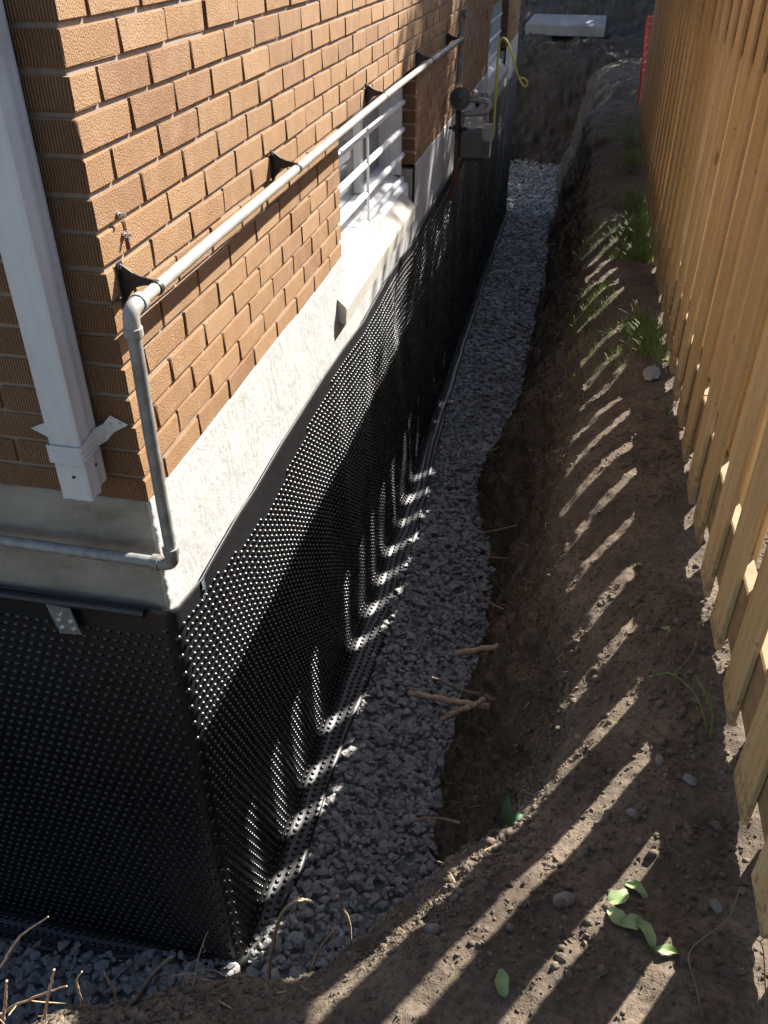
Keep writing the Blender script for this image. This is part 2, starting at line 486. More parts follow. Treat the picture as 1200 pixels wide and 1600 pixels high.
M = dict(
    brick=mat_brick(), mortar=mat_concrete("mortar", (.25, .20, .16), (.34, .285, .245), bump=.4),
    parging=mat_parging(), found=mat_concrete("foundation_concrete", (.3, .27, .23), (.4, .37, .33)),
    sill=mat_concrete("sill_stone", (.40, .375, .33), (.50, .475, .42), stain=(.30, .26, .2), bump=.25),
    paintsill=mat_plain("white_sill_paint", (.78, .78, .78), .6, var=.1, scale=12, dirt=(.5, .5, .5)),
    mem=mat_membrane('black_plastic_sheet', .40, .52), stud=mat_membrane('black_plastic_studs', .20, .34), gravel=mat_gravel(),
    soil=mat_soil("dark_soil", (.090, .070, .053), (.215, .167, .123)),
    shadesoil=mat_soil("shade_tinted_soil", (.06, .051, .045), (.12, .103, .088)),  # darker soil for the far end, tree shade put into the colour
    clod=mat_soil("soil_crumbs", (.094, .074, .056), (.245, .193, .145), 2),
    yard=mat_soil("dry_yard_soil", (.14, .12, .09), (.20, .17, .13)),
    wood=mat_wood(), railw=mat_plain('dimmed_rail_wood', (.26, .17, .085), .8, var=.25, scale=25, bump=.3), vinyl=mat_plain("white_vinyl", (.78, .79, .80), .4, var=.04, scale=8),  # rail colour darkened to tone down the sunlit rail tops
    alu=mat_plain("white_painted_aluminium", (.62, .64, .66), .38, var=.05, scale=6, dirt=(.45, .42, .38)),
    pipew=mat_plain("grey_white_painted_pipe", (.31, .295, .27), .5, var=.18, scale=40, dirt=(.35, .31, .26)),
    pipeg=mat_plain("dull_galvanised_and_shaded_pipe", (.26, .26, .25), .5, .25, .25, 30, dirt=(.17, .14, .12)),
    blackiron=mat_plain("black_iron", (.022, .021, .022), .5, .2, .3, 40),
    galv=mat_plain("galvanised_steel", (.58, .60, .62), .34, .8, .2, 25),
    screw=mat_plain("zinc_screw", (.65, .66, .68), .3, .9, .1, 60),
    meterm=mat_plain("grey_meter_paint", (.11, .11, .108), .5, .1, .15, 20),
    metal=mat_plain("bare_cast_metal", (.55, .55, .53), .4, .6, .2, 50),
    rust=mat_plain("rusty_pipe", (.14, .075, .045), .75, .1, .3, 40),
    regul=mat_plain("dark_grey_regulator", (.08, .08, .077), .45, .2, .15, 30),
    clear=mat_glass("clear_cover", (.55, .58, .6), .45),
    pane=mat_glass("window_pane", (.20, .21, .22), 1.0), dial=mat_plain("dial_face", (.12, .12, .13), .5),
    wire=mat_plain("yellow_wire", (.52, .50, .09), .45, var=.1), root=mat_plain("pale_root", (.46, .33, .22), .75, var=.3, scale=60, bump=.4, dirt=(.16, .10, .07)),
    bark=mat_plain("dark_root_bark", (.20, .14, .10), .85, var=.3, scale=50, bump=.5),
    stone=mat_plain("pale_stone", (.17, .165, .16), .85, var=.25, scale=50, bump=.4),
    slab=mat_concrete("slab_concrete", (.21, .21, .205), (.33, .33, .325), bump=.3),
    slabside=mat_concrete("slab_edge", (.2, .19, .17), (.27, .25, .23), bump=.7),
    orange=mat_plain("red_plastic_mesh", (.62, .045, .035), .45, var=.1),
    grass=mat_leaf("grass_blades", (.12, .23, .035), (.30, .36, .11)), leaf=mat_leaf("pale_leaf", (.30, .42, .17), (.40, .50, .24), .25),
    weed=mat_leaf("weed_leaf", (.055, .13, .045), (.09, .18, .06), .25), straw=mat_leaf("dry_grass", (.20, .16, .08), (.30, .25, .13), .2),
    tree=mat_leaf("tree_leaf", (.04, .08, .02), (.08, .12, .035), .2), tape=mat_plain("translucent_tape", (.10, .115, .12), .25, var=.3, scale=60),
)

# ------------------------------------------------------------------ ground heights
def ground_z(y):
    return np.interp(y, [-3, -1, 0, 1, 2, 4, 6, 8, 12.6], [1.50, 1.47, 1.445, 1.395, 1.36, 1.30, 1.31, 1.35, 1.40])

# ------------------------------------------------------------------ the long soil bank (one sheet following the lip of the cut)
LIP = smooth_path([(.90, 14.5), (.86, 12.6), (.85, 10), (.84, 8), (.85, 6), (.87, 4.4), (.86, 3.6), (.84, 3.0), (.885, 2.2), (.845, 1.5), (.845, 1.1), (.89, .6), (.905, .2), (.86, -.12), (.77, -.34), (.67, -.50), (.53, -.63), (.32, -.70), (.12, -.75), (0, -.79), (-.2, -.84), (-.6, -.90), (-1.2, -.92), (-2.2, -.92)], 24)
_seg = np.linalg.norm(np.diff(LIP, axis=0), axis=1); _cum = np.concatenate([[0], np.cumsum(_seg)])
def lip_at(s):
    return np.interp(s, _cum, LIP[:, 0]), np.interp(s, _cum, LIP[:, 1])
PROF_O = np.array([1.05, .75, .52, .36, .25, .17, .11, .085, .05, .01, -.04, -.09, -.14, -.175, -.20, -.225, -.26, -.40])
PROF_Z = np.array([0.02, .02, .015, .00, -.035, -.075, -.120, -.17, -.30, -.46, -.66, -.85, -1.02, -1.13, -1.22, -1.31, -1.45, -1.60])
PROF_N = np.array([0.02, .02, .015, .00, -.01, -.015, -.03, -.045, -.07, -.11, -.20, -.34, -.56, -.78, -1.0, -1.25, -1.45, -1.60])   # sharper lip near the house end
PROF_S = np.concatenate([[0], np.cumsum(np.hypot(np.diff(PROF_O), np.diff(PROF_Z)))])

def bank(s, q, disp=True):
    x, y = lip_at(s)
    e = 1e-2
    x1, y1 = lip_at(s + e); x0, y0 = lip_at(s - e)
    tx, ty = x1 - x0, y1 - y0; L = np.hypot(tx, ty) + 1e-9; tx /= L; ty /= L
    o = np.interp(q, PROF_S, PROF_O); w_ = np.clip((.15 - y) / .5, 0, 1)
    dz = np.interp(q, PROF_S, PROF_Z) * (1 - w_) + np.interp(q, PROF_S, PROF_N) * w_
    # collapsed soil bulges out over the gravel around y = 3.3
    b = np.exp(-((y - 3.3) / .45) ** 2) * (x > .5)
    o = o - .17 * b * np.clip(-dz - .3, 0, 1)
    o = o + .05 * vn(P3(x * 1.3, y * 1.3, 3.3), 5) * np.clip(-dz * 1.5, 0, 1)
    X = x - ty * o; Y = y + tx * o
    gz = ground_z(Y)
    near = np.clip((-Y - .25) / .5, 0, 1)
    Z = gz + np.where(dz < 0, dz * gz / 1.40, dz) - .13 * near * np.clip((.5 - o) / .5, 0, 1) * np.clip(.7 - X, 0, 1.0) - .16 * near * np.clip((.06 - X) / .25, 0, 1) * np.clip((.5 - o) / .5, 0, 1)
    Pp = P3(X, Y, Z)
    if disp:
        a = np.clip((1.2 - np.abs(o - .0)) / 1.2, .3, 1)
        fa = .55 + .75 * np.clip(-dz * 2.5, 0, 1)
        k = fbm(Pp, 2.2, 3, 11) * .026 + fbm(Pp, 8, 4, 21, .6) * .020 * fa + np.abs(fbm(Pp, 26, 3, 31, .65)) * .015 * fa + np.clip((Y - 6) / 2, 0, 1) * (.06 * fbm(Pp, 1.6, 3, 41) + .02 * fbm(Pp, 6, 3, 42))
        nx, nz = np.where(dz < -.12, -.8, -.1), np.where(dz < -.12, .5, 1.0)
        rav = np.abs(fbm(P3(s * 5.0, q * .8, 2.0), 1.0, 3, 77)) * .05 * np.clip(-dz * 2 - .1, 0, 1)
        Pp = Pp + np.stack([-ty * nx, tx * nx, nz], -1) * (k - rav * .8)[..., None]
    return Pp

s_total = _cum[-1]
# sampling density follows distance to the camera
ss = [0.0]
while ss[-1] < s_total - .01:
    x, y = lip_at(ss[-1]); d = math.sqrt((x - CAM[0])**2 + (y - CAM[1])**2 + 2.5)
    ss.append(ss[-1] + .0042 * d)
ss = np.array(ss)
qq = np.concatenate([np.linspace(0, PROF_S[3], 60)[:-1], np.linspace(PROF_S[3], PROF_S[-1], 180)])
SS, QQ = np.meshgrid(ss, qq, indexing='ij')
BV = bank(SS, QQ).reshape(-1, 3)
me = mesh_np("soil_bank", BV, grid_faces(len(ss), len(qq)), M['soil'], True)
link("soil_bank", me, kind="structure")

# crumbs and clods lying on it
def crumbs(n, smin, smax, pw, base, zup):
    m_ = n * 4
    s = rng.uniform(0, 1, m_) * s_total
    x, y = lip_at(s); d = np.sqrt((x - CAM[0])**2 + (y - CAM[1])**2 + 2.2)
    s = s[rng.uniform(0, 1, m_) < np.clip(1.45 / d, 0, 1) ** 1.7][:n]
    q = rng.uniform(0, 1, len(s)) ** .85 * PROF_S[14]
    C = bank(s, q)
    size = smin + (smax - smin) * rng.uniform(0, 1, len(s)) ** pw
    size *= np.clip(.85 + .7 * vn(C * 4.0, 90), .5, 1.5)
    size *= 1 + .45 * np.exp(-((C[:, 0] - 1.30) / .10) ** 2)
    C[:, 2] += size * zup
    return stones_mesh("soil_crumbs", C, size, M['clod'], .25, (1, .85, .7), base=base, smooth=base is None)
link("soil_crumbs", crumbs(80000, .0018, .0075, 2.2, octa(), .15), kind="stuff")
link("soil_clods", crumbs(16000, .0035, .0135, 2.6, None, .02), kind="stuff")

# ground sheets beyond
def sheet(name, x0, x1, y0, y1, nx, ny, zf, mat, kind="structure"):
    X, Y = np.meshgrid(np.linspace(x0, x1, nx), np.linspace(y0, y1, ny), indexing='ij')
    V = P3(X, Y, zf(X, Y)).reshape(-1, 3)
    return link(name, mesh_np(name, V, grid_faces(nx, ny), mat, True), kind=kind)
sheet("yard_ground", 1.62, 60, -40, 60, 60, 120, lambda X, Y: ground_z(Y) + .035 + .02 * fbm(P3(X, Y), .8, 2, 3), M['yard'])
sheet("ground_behind", -40, 1.62, -40, -1.35, 40, 40, lambda X, Y: ground_z(Y) - .03 + 0 * X, M['soil'])

# far end of the trench
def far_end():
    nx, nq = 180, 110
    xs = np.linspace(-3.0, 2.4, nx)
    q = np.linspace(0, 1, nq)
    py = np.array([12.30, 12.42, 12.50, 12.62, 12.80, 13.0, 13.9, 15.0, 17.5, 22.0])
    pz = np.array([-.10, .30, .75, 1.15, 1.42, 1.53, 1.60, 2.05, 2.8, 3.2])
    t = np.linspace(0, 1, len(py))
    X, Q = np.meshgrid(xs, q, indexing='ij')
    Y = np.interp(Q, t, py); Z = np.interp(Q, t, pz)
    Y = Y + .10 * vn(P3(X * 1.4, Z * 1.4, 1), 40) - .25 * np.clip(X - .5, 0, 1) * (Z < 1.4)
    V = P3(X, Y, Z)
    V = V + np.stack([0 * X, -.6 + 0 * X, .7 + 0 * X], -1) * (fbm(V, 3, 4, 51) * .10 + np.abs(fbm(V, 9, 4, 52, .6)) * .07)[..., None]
    return mesh_np("trench_end", V.reshape(-1, 3), grid_faces(nx, nq), M['shadesoil'], True)
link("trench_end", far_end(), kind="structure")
sheet("far_ground", -40, 40, 21.5, 120, 30, 40, lambda X, Y: 2.9 + 0 * X + .1 * fbm(P3(X, Y), .3, 2, 3), M['yard'])

# ------------------------------------------------------------------ gravel
FLAP = [(-2, .13), (-1, .12), (-.5, .10), (-.35, .07), (-.2, .03), (0, .03), (.10, .07), (.35, .122), (.6, .116), (.9, .118), (1.1, .13), (1.73, .165), (2.4, .16), (3.1, .135), (4.3, .08), (6, .055), (10, .05)]
sheet("trench_floor", -3.0, 1.3, -1.4, 13.0, 10, 30, lambda X, Y: -.03 + 0 * X, M['gravel'])
def gravel():
    C = []; Sz = []
    def layer(n, zlo, zhi, smin, smax):
        y = rng.uniform(-1.05, 12.6, n * 2); x = rng.uniform(-1.4, .80, n * 2)
        fl = np.interp(y, [t[0] for t in FLAP], [t[1] for t in FLAP]) - .004 + .018 * vn(P3(x * 20, y * 9, 1), 3)
        flf = np.interp(-np.abs(x), [t[0] for t in FLAP], [t[1] for t in FLAP]) - .004 + .012 * vn(P3(x * 12, y * 12, 1), 4)
        ok = ((x > fl) & (y > 0)) | ((y < -flf) & (x <= .02)) | ((x > .02) & (y <= 0)) | (y > 9.75)
        # fewer stones far away
        d = np.sqrt((x - CAM[0])**2 + (y - CAM[1])**2 + 9)
        ok &= rng.uniform(0, 1, n * 2) < np.clip(4.2 / d, .25, 1)
        x, y, d = x[ok], y[ok], d[ok]
        z = rng.uniform(zlo, zhi, len(x)) + .022 * fbm(P3(x, y), 2.0, 3, 61)
        z += .05 * np.clip((.02 - y) / .5, 0, 1) * (y < 0)
        s = rng.uniform(smin, smax, len(x)) * rng.uniform(.75, 1.3, len(x)) * np.clip(d / 6.5, 1, 1.35)
        C.append(P3(x, y, z)); Sz.append(s)
    layer(16000, -.020, .0, .014, .022)
    layer(22000, .0, .016, .009, .021)
    return stones_mesh("gravel_bed", np.concatenate(C), np.concatenate(Sz), M['gravel'], .30, (1.15, .85, .50), tilt='flat')
link("gravel_bed", gravel(), kind="stuff")

# ------------------------------------------------------------------ house
house = thing("house", "tan brick house side with ribbed corner bricks above a pale concrete foundation", "house", (0, 0, 1.98))
HO = Matrix.Translation((0, 0, -1.98))
def part(o, parent=house):
    o.parent = parent
    o.matrix_parent_inverse = Matrix.Translation(-Vector(parent.matrix_world.translation)) if False else Matrix.Identity(4)
    return o
house.location = (0, 0, 0)

CH, BH = .0677, .057
ZT = 2.9204
LEN = 9.62
W1 = (1.735, 3.27, 1.80, 2.457)
W2 = (6.62, 8.22, 1.80, 2.457)
HOLES = [W1, W2]
def wall_pieces(y0, y1, z0, z1, holes):
    ys = sorted({y0, y1, *[h[0] for h in holes], *[h[1] for h in holes]}); zs = sorted({z0, z1, *[min(max(h[2], z0), z1) for h in holes], *[min(max(h[3], z0), z1) for h in holes]})
    for a, b in zip(ys, ys[1:]):
        run = None
        for c, d in zip(zs, zs[1:]):
            my, mz = (a + b) / 2, (c + d) / 2
            if any(h[0] < my < h[1] and h[2] < mz < h[3] for h in holes): continue
            yield a, b, c, d
mb = MB()
for a, b, c, d in wall_pieces(.009, LEN - .009, 1.985, 5.4, [(h[0] - .006, h[1] + .006, h[2], h[3] + .006) for h in HOLES]):
    mb.box((-.098, a, c), (-.0075, b, d))
mb.box((-7, .0085, 1.985), (-.0985, .098, 5.4))
mb.build("mortar_wall", M['mortar'], house)
mb = MB()
for a, b, c, d in wall_pieces(.02, LEN - .02, -.3, 1.96, [(W1[0], W1[1], 1.80, 9), (W2[0], W2[1], 1.80, 9)]):
    mb.box((-.25, a, c), (-.012, b, d))
mb.box((-7, .012, -.3), (-.25, .25, 1.96))
mb.build("foundation_wall", M['found'], house)
# interior darkness behind windows + roof slab and eave
mb = MB(); mb.box((-7, .1, 5.4), (.35, LEN + .3, 5.52)); mb.box((-7, LEN - .0205, -.3), (-.25, LEN + .02, 5.4)); mb.box((-1.6, .3, 1.0), (-1.5, LEN - .1, 5.3))
mb.build("roof", M['found'], house)

# bricks: a few shared meshes per size
BR = {}
def brick_mesh(lx, ly, lz, var):
    k = (round(lx, 3), round(ly, 3), round(lz, 3), var)
    if k not in BR:
        V, F = bevel_box((-lx/2, -ly/2, -lz/2), (lx/2, ly/2, lz/2), .0022)
        V = V + rng.normal(0, .0007, V.shape)
        m_ = bpy.data.meshes.new("brick"); m_.from_pydata(V.tolist(), [], F); m_.materials.append(M['brick']); m_.update()
        BR[k] = m_
    return BR[k]
bricks = []       # centre, dims
DP = .092
def add_brick(x0, x1, y0, y1, z0):
    bricks.append(((x0+x1)/2, (y0+y1)/2, z0 + BH/2, x1-x0, y1-y0))
for k in range(13, -36, -1):
    z0 = ZT - CH * k - BH
    even = k % 2 == 0
    if even:
        add_brick(-DP, 0, 0, .198, z0); js = .208; fs = -DP - .010
    else:
        add_brick(-.198, 0, 0, .0965, z0); js = .1065; fs = -.208
    segs = []; y = js
    while y < LEN - .03:
        segs.append((y, min(y + .198, LEN))); y += .208
    for a, b in segs:
        iv = [(a, b)]
        for h in HOLES:
            if z0 + BH > h[2] + .01 and z0 < h[3] - .01:
                nv = []
                for p, q in iv:
                    if q <= h[0] or p >= h[1]: nv.append((p, q)); continue
                    if p < h[0]: nv.append((p, h[0]))
                    if q > h[1]: nv.append((h[1], q))
                iv = nv
        for p, q in iv:
            if q - p > .025: add_brick(-DP, 0, p, q, z0)
    x = fs
    while x > -3.0:
        add_brick(x - .198, x, 0, DP, z0); x -= .208
def score(b):
    v = Vector((b[0] + b[3]/2, b[1] if b[1] > .1 else 0, b[2])) - Vector(CAM)
    dz = v.dot(fw)
    if dz < .2: return 0
    px, py = v.dot(rt) / dz, v.dot(up) / dz
    if abs(px) > .47 or abs(py) > .62: return 0
    if b[1] < .1 and b[0] < -.35: return .001 / dz
    return 1 / dz
order = sorted(range(len(bricks)), key=lambda i: -score(bricks[i]))
far = MB()
for n, i in enumerate(order):
    cx, cy, cz, lx, ly = bricks[i]
    jx = random.gauss(0, .0009) if cy > .15 else 0
    if n < 300:
        o = link("brick", brick_mesh(lx, ly, BH, random.randrange(4)), house, (cx + jx, cy, cz + random.gauss(0, .0006)))
        o.rotation_euler = (random.gauss(0, .003), 0, random.gauss(0, .002))
    else:
        far.bbox((cx + jx - lx/2, cy - ly/2, cz - BH/2), (cx + jx + lx/2, cy + ly/2, cz + BH/2), .0022)
far.build("brickwork", M['brick'], house, kind="stuff")

# parging band wrapped round the corner
def parging():
    us = np.concatenate([np.linspace(-1.6, -.25, 120)[:-1], np.linspace(-.25, 2.0, 420)[:-1], np.linspace(2.0, LEN, 420)])
    zs = np.concatenate([[0], np.linspace(0, 1, 64), [1.0]])
    U, Z = np.meshgrid(us, zs, indexing='ij')
    zz = 1.45 + Z * (1.984 - 1.45)
    r = .006
    ang = np.clip((U + r) / (2 * r), 0, 1) * math.pi / 2
    x = np.where(U < -r, U + 0.0, np.where(U > r, 0.0, -r + r * np.sin(ang)))
    y = np.where(U < -r, 0.0, np.where(U > r, U, r - r * np.cos(ang)))
    nx, ny = np.sin(ang), -np.cos(ang)
    pb = P3(x, y, zz)
    d = .003 + .0018 * fbm(pb, 10, 3, 70) + .0010 * fbm(pb, 90, 3, 71) + .004 * np.exp(-np.abs(U) / .01) * vn(P3(0 * U, U * 0, zz * 110), 5)
    d[:, 0] = -.08; d[:, -1] = -.02
    V = pb + np.stack([nx, ny, 0 * nx], -1) * d[..., None]
    V[:, 1:-1, 2] += (.004 * fbm(P3(U * 6, 0 * U, 0 * U), 1, 3, 73))[:, 1:-1] * (Z[:, 1:-1] > .97)
    # leave the window gaps open
    F = grid_faces(len(us), len(zs)); c = V.reshape(-1, 3)[F].mean(1)
    keep = np.ones(len(F), bool)
    for h in HOLES:
        keep &= ~((c[:, 1] > h[0]) & (c[:, 1] < h[1]) & (c[:, 2] > 1.80))
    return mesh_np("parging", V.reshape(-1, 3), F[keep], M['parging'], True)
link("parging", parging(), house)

# windows
def window(y0, y1, label):
    w = link("window", None, house); w['label'] = label
    z0, z1 = 1.93, 2.455
    f = MB(); xf, xb = -.205, -.135
    f.box((-.26, y0, z0), (-.0935, y0 + .012, z1)); f.box((-.26, y1 - .012, z0), (-.0705, y1, z1))
    f.box((-.26, y0 + .0125, z1 - .014), (-.0935, y1 - .0125, z1 - .0005))
    f.bbox((xf, y0 + .013, z0 + .012), (xb, y0 + .06, z1 - .015)); f.bbox((xf, y1 - .06, z0 + .012), (xb, y1 - .013, z1 - .015))
    f.bbox((xf, y0 + .061, z0 + .012), (xb, y1 - .061, z0 + .055)); f.bbox((xf, y0 + .061, z1 - .06), (xb, y1 - .061, z1 - .015))
    f.build("frame", M['vinyl'], w)
    mu = MB(); ym = y0 + .60 * (y1 - y0); mu.bbox((xf + .004, ym - .028, z0 + .056), (xb - .004, ym + .028, z1 - .061)); mu.build("mullion", M['vinyl'], w)
    pn = MB(); pn.box((-.178, y0 + .0605, z0 + .0555), (-.172, ym - .029, z1 - .0605)); pn.build("pane", M['pane'], w)
    pn = MB(); pn.box((-.188, ym + .029, z0 + .0555), (-.182, y1 - .0605, z1 - .0605)); pn.build("pane", M['pane'], w)
    st = MB()
    V = [(-.26, y0, 1.80), (-.26, y1, 1.80), (-.26, y0, z0 + .011), (-.26, y1, z0 + .011), (-.135, y0, z0 + .011), (-.135, y1, z0 + .011), (-.03, y0 + .001, 1.885), (-.03, y1 - .001, 1.885), (-.03, y0, 1.80), (-.03, y1, 1.80)]
    st.add(V, [(2, 4, 5, 3), (4, 6, 7, 5), (6, 8, 9, 7), (0, 2, 3, 1), (0, 8, 6, 4, 2), (1, 3, 5, 7, 9)])
    st.build("inner_sill", M['paintsill'], w)
    return w
window(W1[0], W1[1], "near basement window behind white security bars"); window(W2[0], W2[1], "far basement window in the shade")
# dark room behind each pane needs no detail: the panes are opaque dark glass
def stone_sill(y0, y1):
    sb = MB()
    V = []
    for y in (y0, y1):
        V += [(-.028, y, 1.775), (.036, y, 1.748), (.040, y, 1.812), (.036, y, 1.822), (-.028, y, 1.882)]
    sb.add(V, [(0, 1, 2, 3, 4)[::-1], (5, 6, 7, 8, 9), (1, 6, 7, 2), (2, 7, 8, 3), (3, 8, 9, 4), (0, 5, 6, 1)[::-1], (4, 9, 5, 0)[::-1]])
    return sb.build("window_sill", M['sill'], house)
stone_sill(1.634, 3.10); stone_sill(6.52, 8.1)
bars = link("security_bars", None, house); bars['label'] = "white painted bars across the near window"
for z in (2.300, 2.170, 2.045, 1.925):
    mb = MB(); mb.tube([(-.062, 1.72, z + .012), (-.062, 2.4, z + .004), (-.066, 3.262, z - .012)], .0150, 10); mb.build("bar", M['vinyl'], bars, True)
mb = MB(); mb.tube([(-.062, 1.90, 1.92), (-.062, 1.90, 2.44)], .008, 8)
mb = MB(); mb.tube([(-.05, 2.40, 1.93), (-.05, 2.40, 2.325)], .006, 8); mb.build("bar", M['vinyl'], bars, True)
bars2 = link("security_bars", None, house)
for z in (2.30, 2.15, 1.99):
    mb = MB(); mb.tube([(-.062, 6.62, z), (-.066, 8.21, z - .012)], .0115, 8); mb.build("bar", M['vinyl'], bars2, True)
# two spent anchor screws left in the brick by the pipe
for (y, z) in ((.083, 2.602), (.092, 2.560)):
    mb = MB(); mb.tube([(-.004, y, z), (.006, y, z)], [.006, .007], 8); mb.tube([(.006, y, z), (.016, y + .003, z - .001)], .0034, 8)
    mb.build("anchor_screw", M['screw'], house)
# small vent box in the far parging
mb = MB(); mb.bbox((-.01, 5.85, 1.84), (.03, 6.15, 1.90), .004); mb.build("vent_hood", M['blackiron'], house)

# ------------------------------------------------------------------ downspout
ds = thing("downspout", "white metal downspout at the brick corner, its cut end just above the concrete", "downspout")
def downspout():
    x0, x1, ya, yb = -.152, -.080, -.092, -.012
    # corrugated rectangular profile
    prof = []
    def side(p, q, n, nrm):
        p = np.array(p); q = np.array(q)
        for i in range(n):
            t = i / n
            d = .0011 * (math.cos(t * math.pi * 4) - 1) * (0 if i == 0 else 1)
            prof.append(p + (q - p) * t + np.array(nrm) * d)
    side((x0 + .004, ya), (x1 - .004, ya), 18, (0, -1)); side((x1, ya + .004), (x1, yb - .004), 14, (1, 0)); side((x1 - .004, yb), (x0 + .004, yb), 14, (0, 1)); side((x0, yb - .004), (x0, ya + .004), 14, (-1, 0))
    prof = np.array(prof); n = len(prof)
    zs = [2.035, 2.06, 2.2, 3.4, 5.3]
    V = []
    for j, z in enumerate(zs):
        c = prof.mean(0); k = 1.0
        for p in prof: V.append((c[0] + (p[0]-c[0])*k, c[1] + (p[1]-c[1])*k, z + (.012 if j == 0 and p[1] > -.05 else 0) + 0))
    for p in prof[::-1]: pass
    m0 = len(V)
    c = prof.mean(0)
    for j, z in ((0, 2.036), (1, 2.3)):
        for p in prof: V.append((c[0] + (p[0]-c[0])*.965, c[1] + (p[1]-c[1])*.965, z + (.012 if j == 0 and p[1] > -.05 else 0)))
    F = []
    for j in range(len(zs)-1):
        for i in range(n): F.append((j*n+i, j*n+(i+1) % n, (j+1)*n+(i+1) % n, (j+1)*n+i))
    for i in range(n):
        F.append((i, m0+i, m0+(i+1) % n, (i+1) % n)); F.append((m0+i, m0+n+i, m0+n+(i+1) % n, m0+(i+1) % n))
    mb = MB(); mb.add(V, F); return mb
o = downspout().build("pipe_shaft", M['alu'], ds, True); autosmooth(o, 50)
def strap():
    # band round the pipe with a pointed tab on each side
    path = [(-.250, -.003), (-.205, -.004), (-.168, -.006), (-.156, -.020), (-.1545, -.0945), (-.1525, -.0955), (-.0795, -.0955), (-.0775, -.0945), (-.0765, -.030), (-.068, -.008), (-.05, -.004), (-.012, -.003)]
    path = [np.array(p) for p in path]
    lo = []; hi = []
    for i, p in enumerate(path):
        if i == 0: h0 = h1 = 0
        elif i == len(path) - 1: h0 = h1 = 0
        else: h0, h1 = -.021, .021
        zc = 2.150 + .036 * (p[0] + .08) * (1 if p[0] > -.08 else .2) + (.012 if i >= 8 else 0) + (.02 if i >= 10 else 0)
        lo.append((p[0], p[1], zc + h0)); hi.append((p[0], p[1], zc + h1))
    T = .0016
    V = []; F = []
    n = len(path)
    for k in range(n):
        a = path[max(k-1, 0)]; b = path[min(k+1, n-1)]; t = b - a; t /= np.linalg.norm(t); nn = np.array([t[1], -t[0]])
        for (p, off) in ((lo[k], T), (hi[k], T), (lo[k], 0), (hi[k], 0)):
            V.append((p[0] + nn[0]*off, p[1] + nn[1]*off, p[2]))
    for k in range(n-1):
        a, b = 4*k, 4*k+4
        F += [(a, b, b+1, a+1), (a+2, a+3, b+3, b+2), (a, a+2, b+2, b), (a+1, b+1, b+3, a+3)]
    mb = MB(); mb.add(V, F)
    for dz in (-.012, .0, .012):
        mb.tube([(-.153, -.0972, 2.150 + dz), (-.079, -.0972, 2.150 + dz)], .0012, 6)
        mb.tube([(-.0752, -.094, 2.150 + dz), (-.0752, -.034, 2.152 + dz)], .0012, 6)
    return mb
st = strap().build("strap", M['alu'], ds)
for x, z in ((-.05, 2.185), (-.030, 2.187)):
    mb = MB(); mb.tube([(x, -.0045, z), (x, -.0085, z)], [.0045, .003], 8); mb.build("rivet", M['galv'], st)
for x, z in ((-.11, 2.095), (-.085, 2.105)):
    mb = MB()
    if x < -.1: mb.tube([(x, -.0925, z), (x, -.0955, z)], [.0035, .0025], 8)
    else: mb.tube([(-.0795, -.05, z), (-.0768, -.05, z)], [.0035, .0025], 8)
    mb.build("screw", M['blackiron'], ds)

# ------------------------------------------------------------------ gas pipe along the wall
gp = thing("gas_pipe", "long grey steel pipe on black brackets along the brick wall, dropping at the corner", "pipe")
PX, PZ = .075, 2.478
mb = MB(); mb.tube(smooth_path([(PX, -.035, 2.472), (PX, .6, 2.480), (PX + .002, 2.2, 2.489), (PX, 3.3, 2.480)], 10), .0128, 16); mb.build("pipe", M['pipew'], gp, True)
mb = MB(); mb.tube([(PX, 3.3, 2.480), (PX, 4.335, 2.466)], .0135, 14); mb.build("pipe", M['pipeg'], gp, True)  # far length coloured greyer, its shade put into the material
def elbow(c, d1, d2, R=.026, r=.0160, rr=.0188):
    """a fitting whose openings face d1 and d2"""
    c = np.array(c); d1 = np.array(d1, float); d2 = np.array(d2, float)
    P = []; r_ = []
    P.append(c + d1 * (R + .024)); r_.append(rr)
    P.append(c + d1 * (R + .008)); r_.append(rr)
    P.append(c + d1 * (R + .0075)); r_.append(r)
    for k in range(7):
        t = k / 6
        P.append(c + d1 * R * (1 - t) ** 2 + d2 * R * t * t); r_.append(r)
    P.append(c + d2 * (R + .0075)); r_.append(r)
    P.append(c + d2 * (R + .008)); r_.append(rr); P.append(c + d2 * (R + .024)); r_.append(rr)
    m_ = MB(); m_.tube(P, r_, 16); return m_
elbow((PX, -.068, 2.472), (0, 1, 0), (0, 0, -1)).build("elbow_fitting", M['pipew'], gp, True)
mb = MB(); mb.tube([(PX, -.068, 2.44), (PX - .002, -.070, 2.2), (PX - .004, -.066, 1.90)], .0138, 14); mb.build("drop_pipe", M['pipeg'], gp, True)
elbow((PX - .004, -.066, 1.868), (0, 0, 1), (-1, 0, 0)).build("elbow_fitting", M['pipeg'], gp, True)
mb = MB(); mb.tube(smooth_path([(PX - .03, -.066, 1.868), (-.3, -.060, 1.862), (-.8, -.055, 1.858), (-1.8, -.05, 1.855)], 6), .0138, 14); mb.build("pipe", M['pipeg'], gp, True)
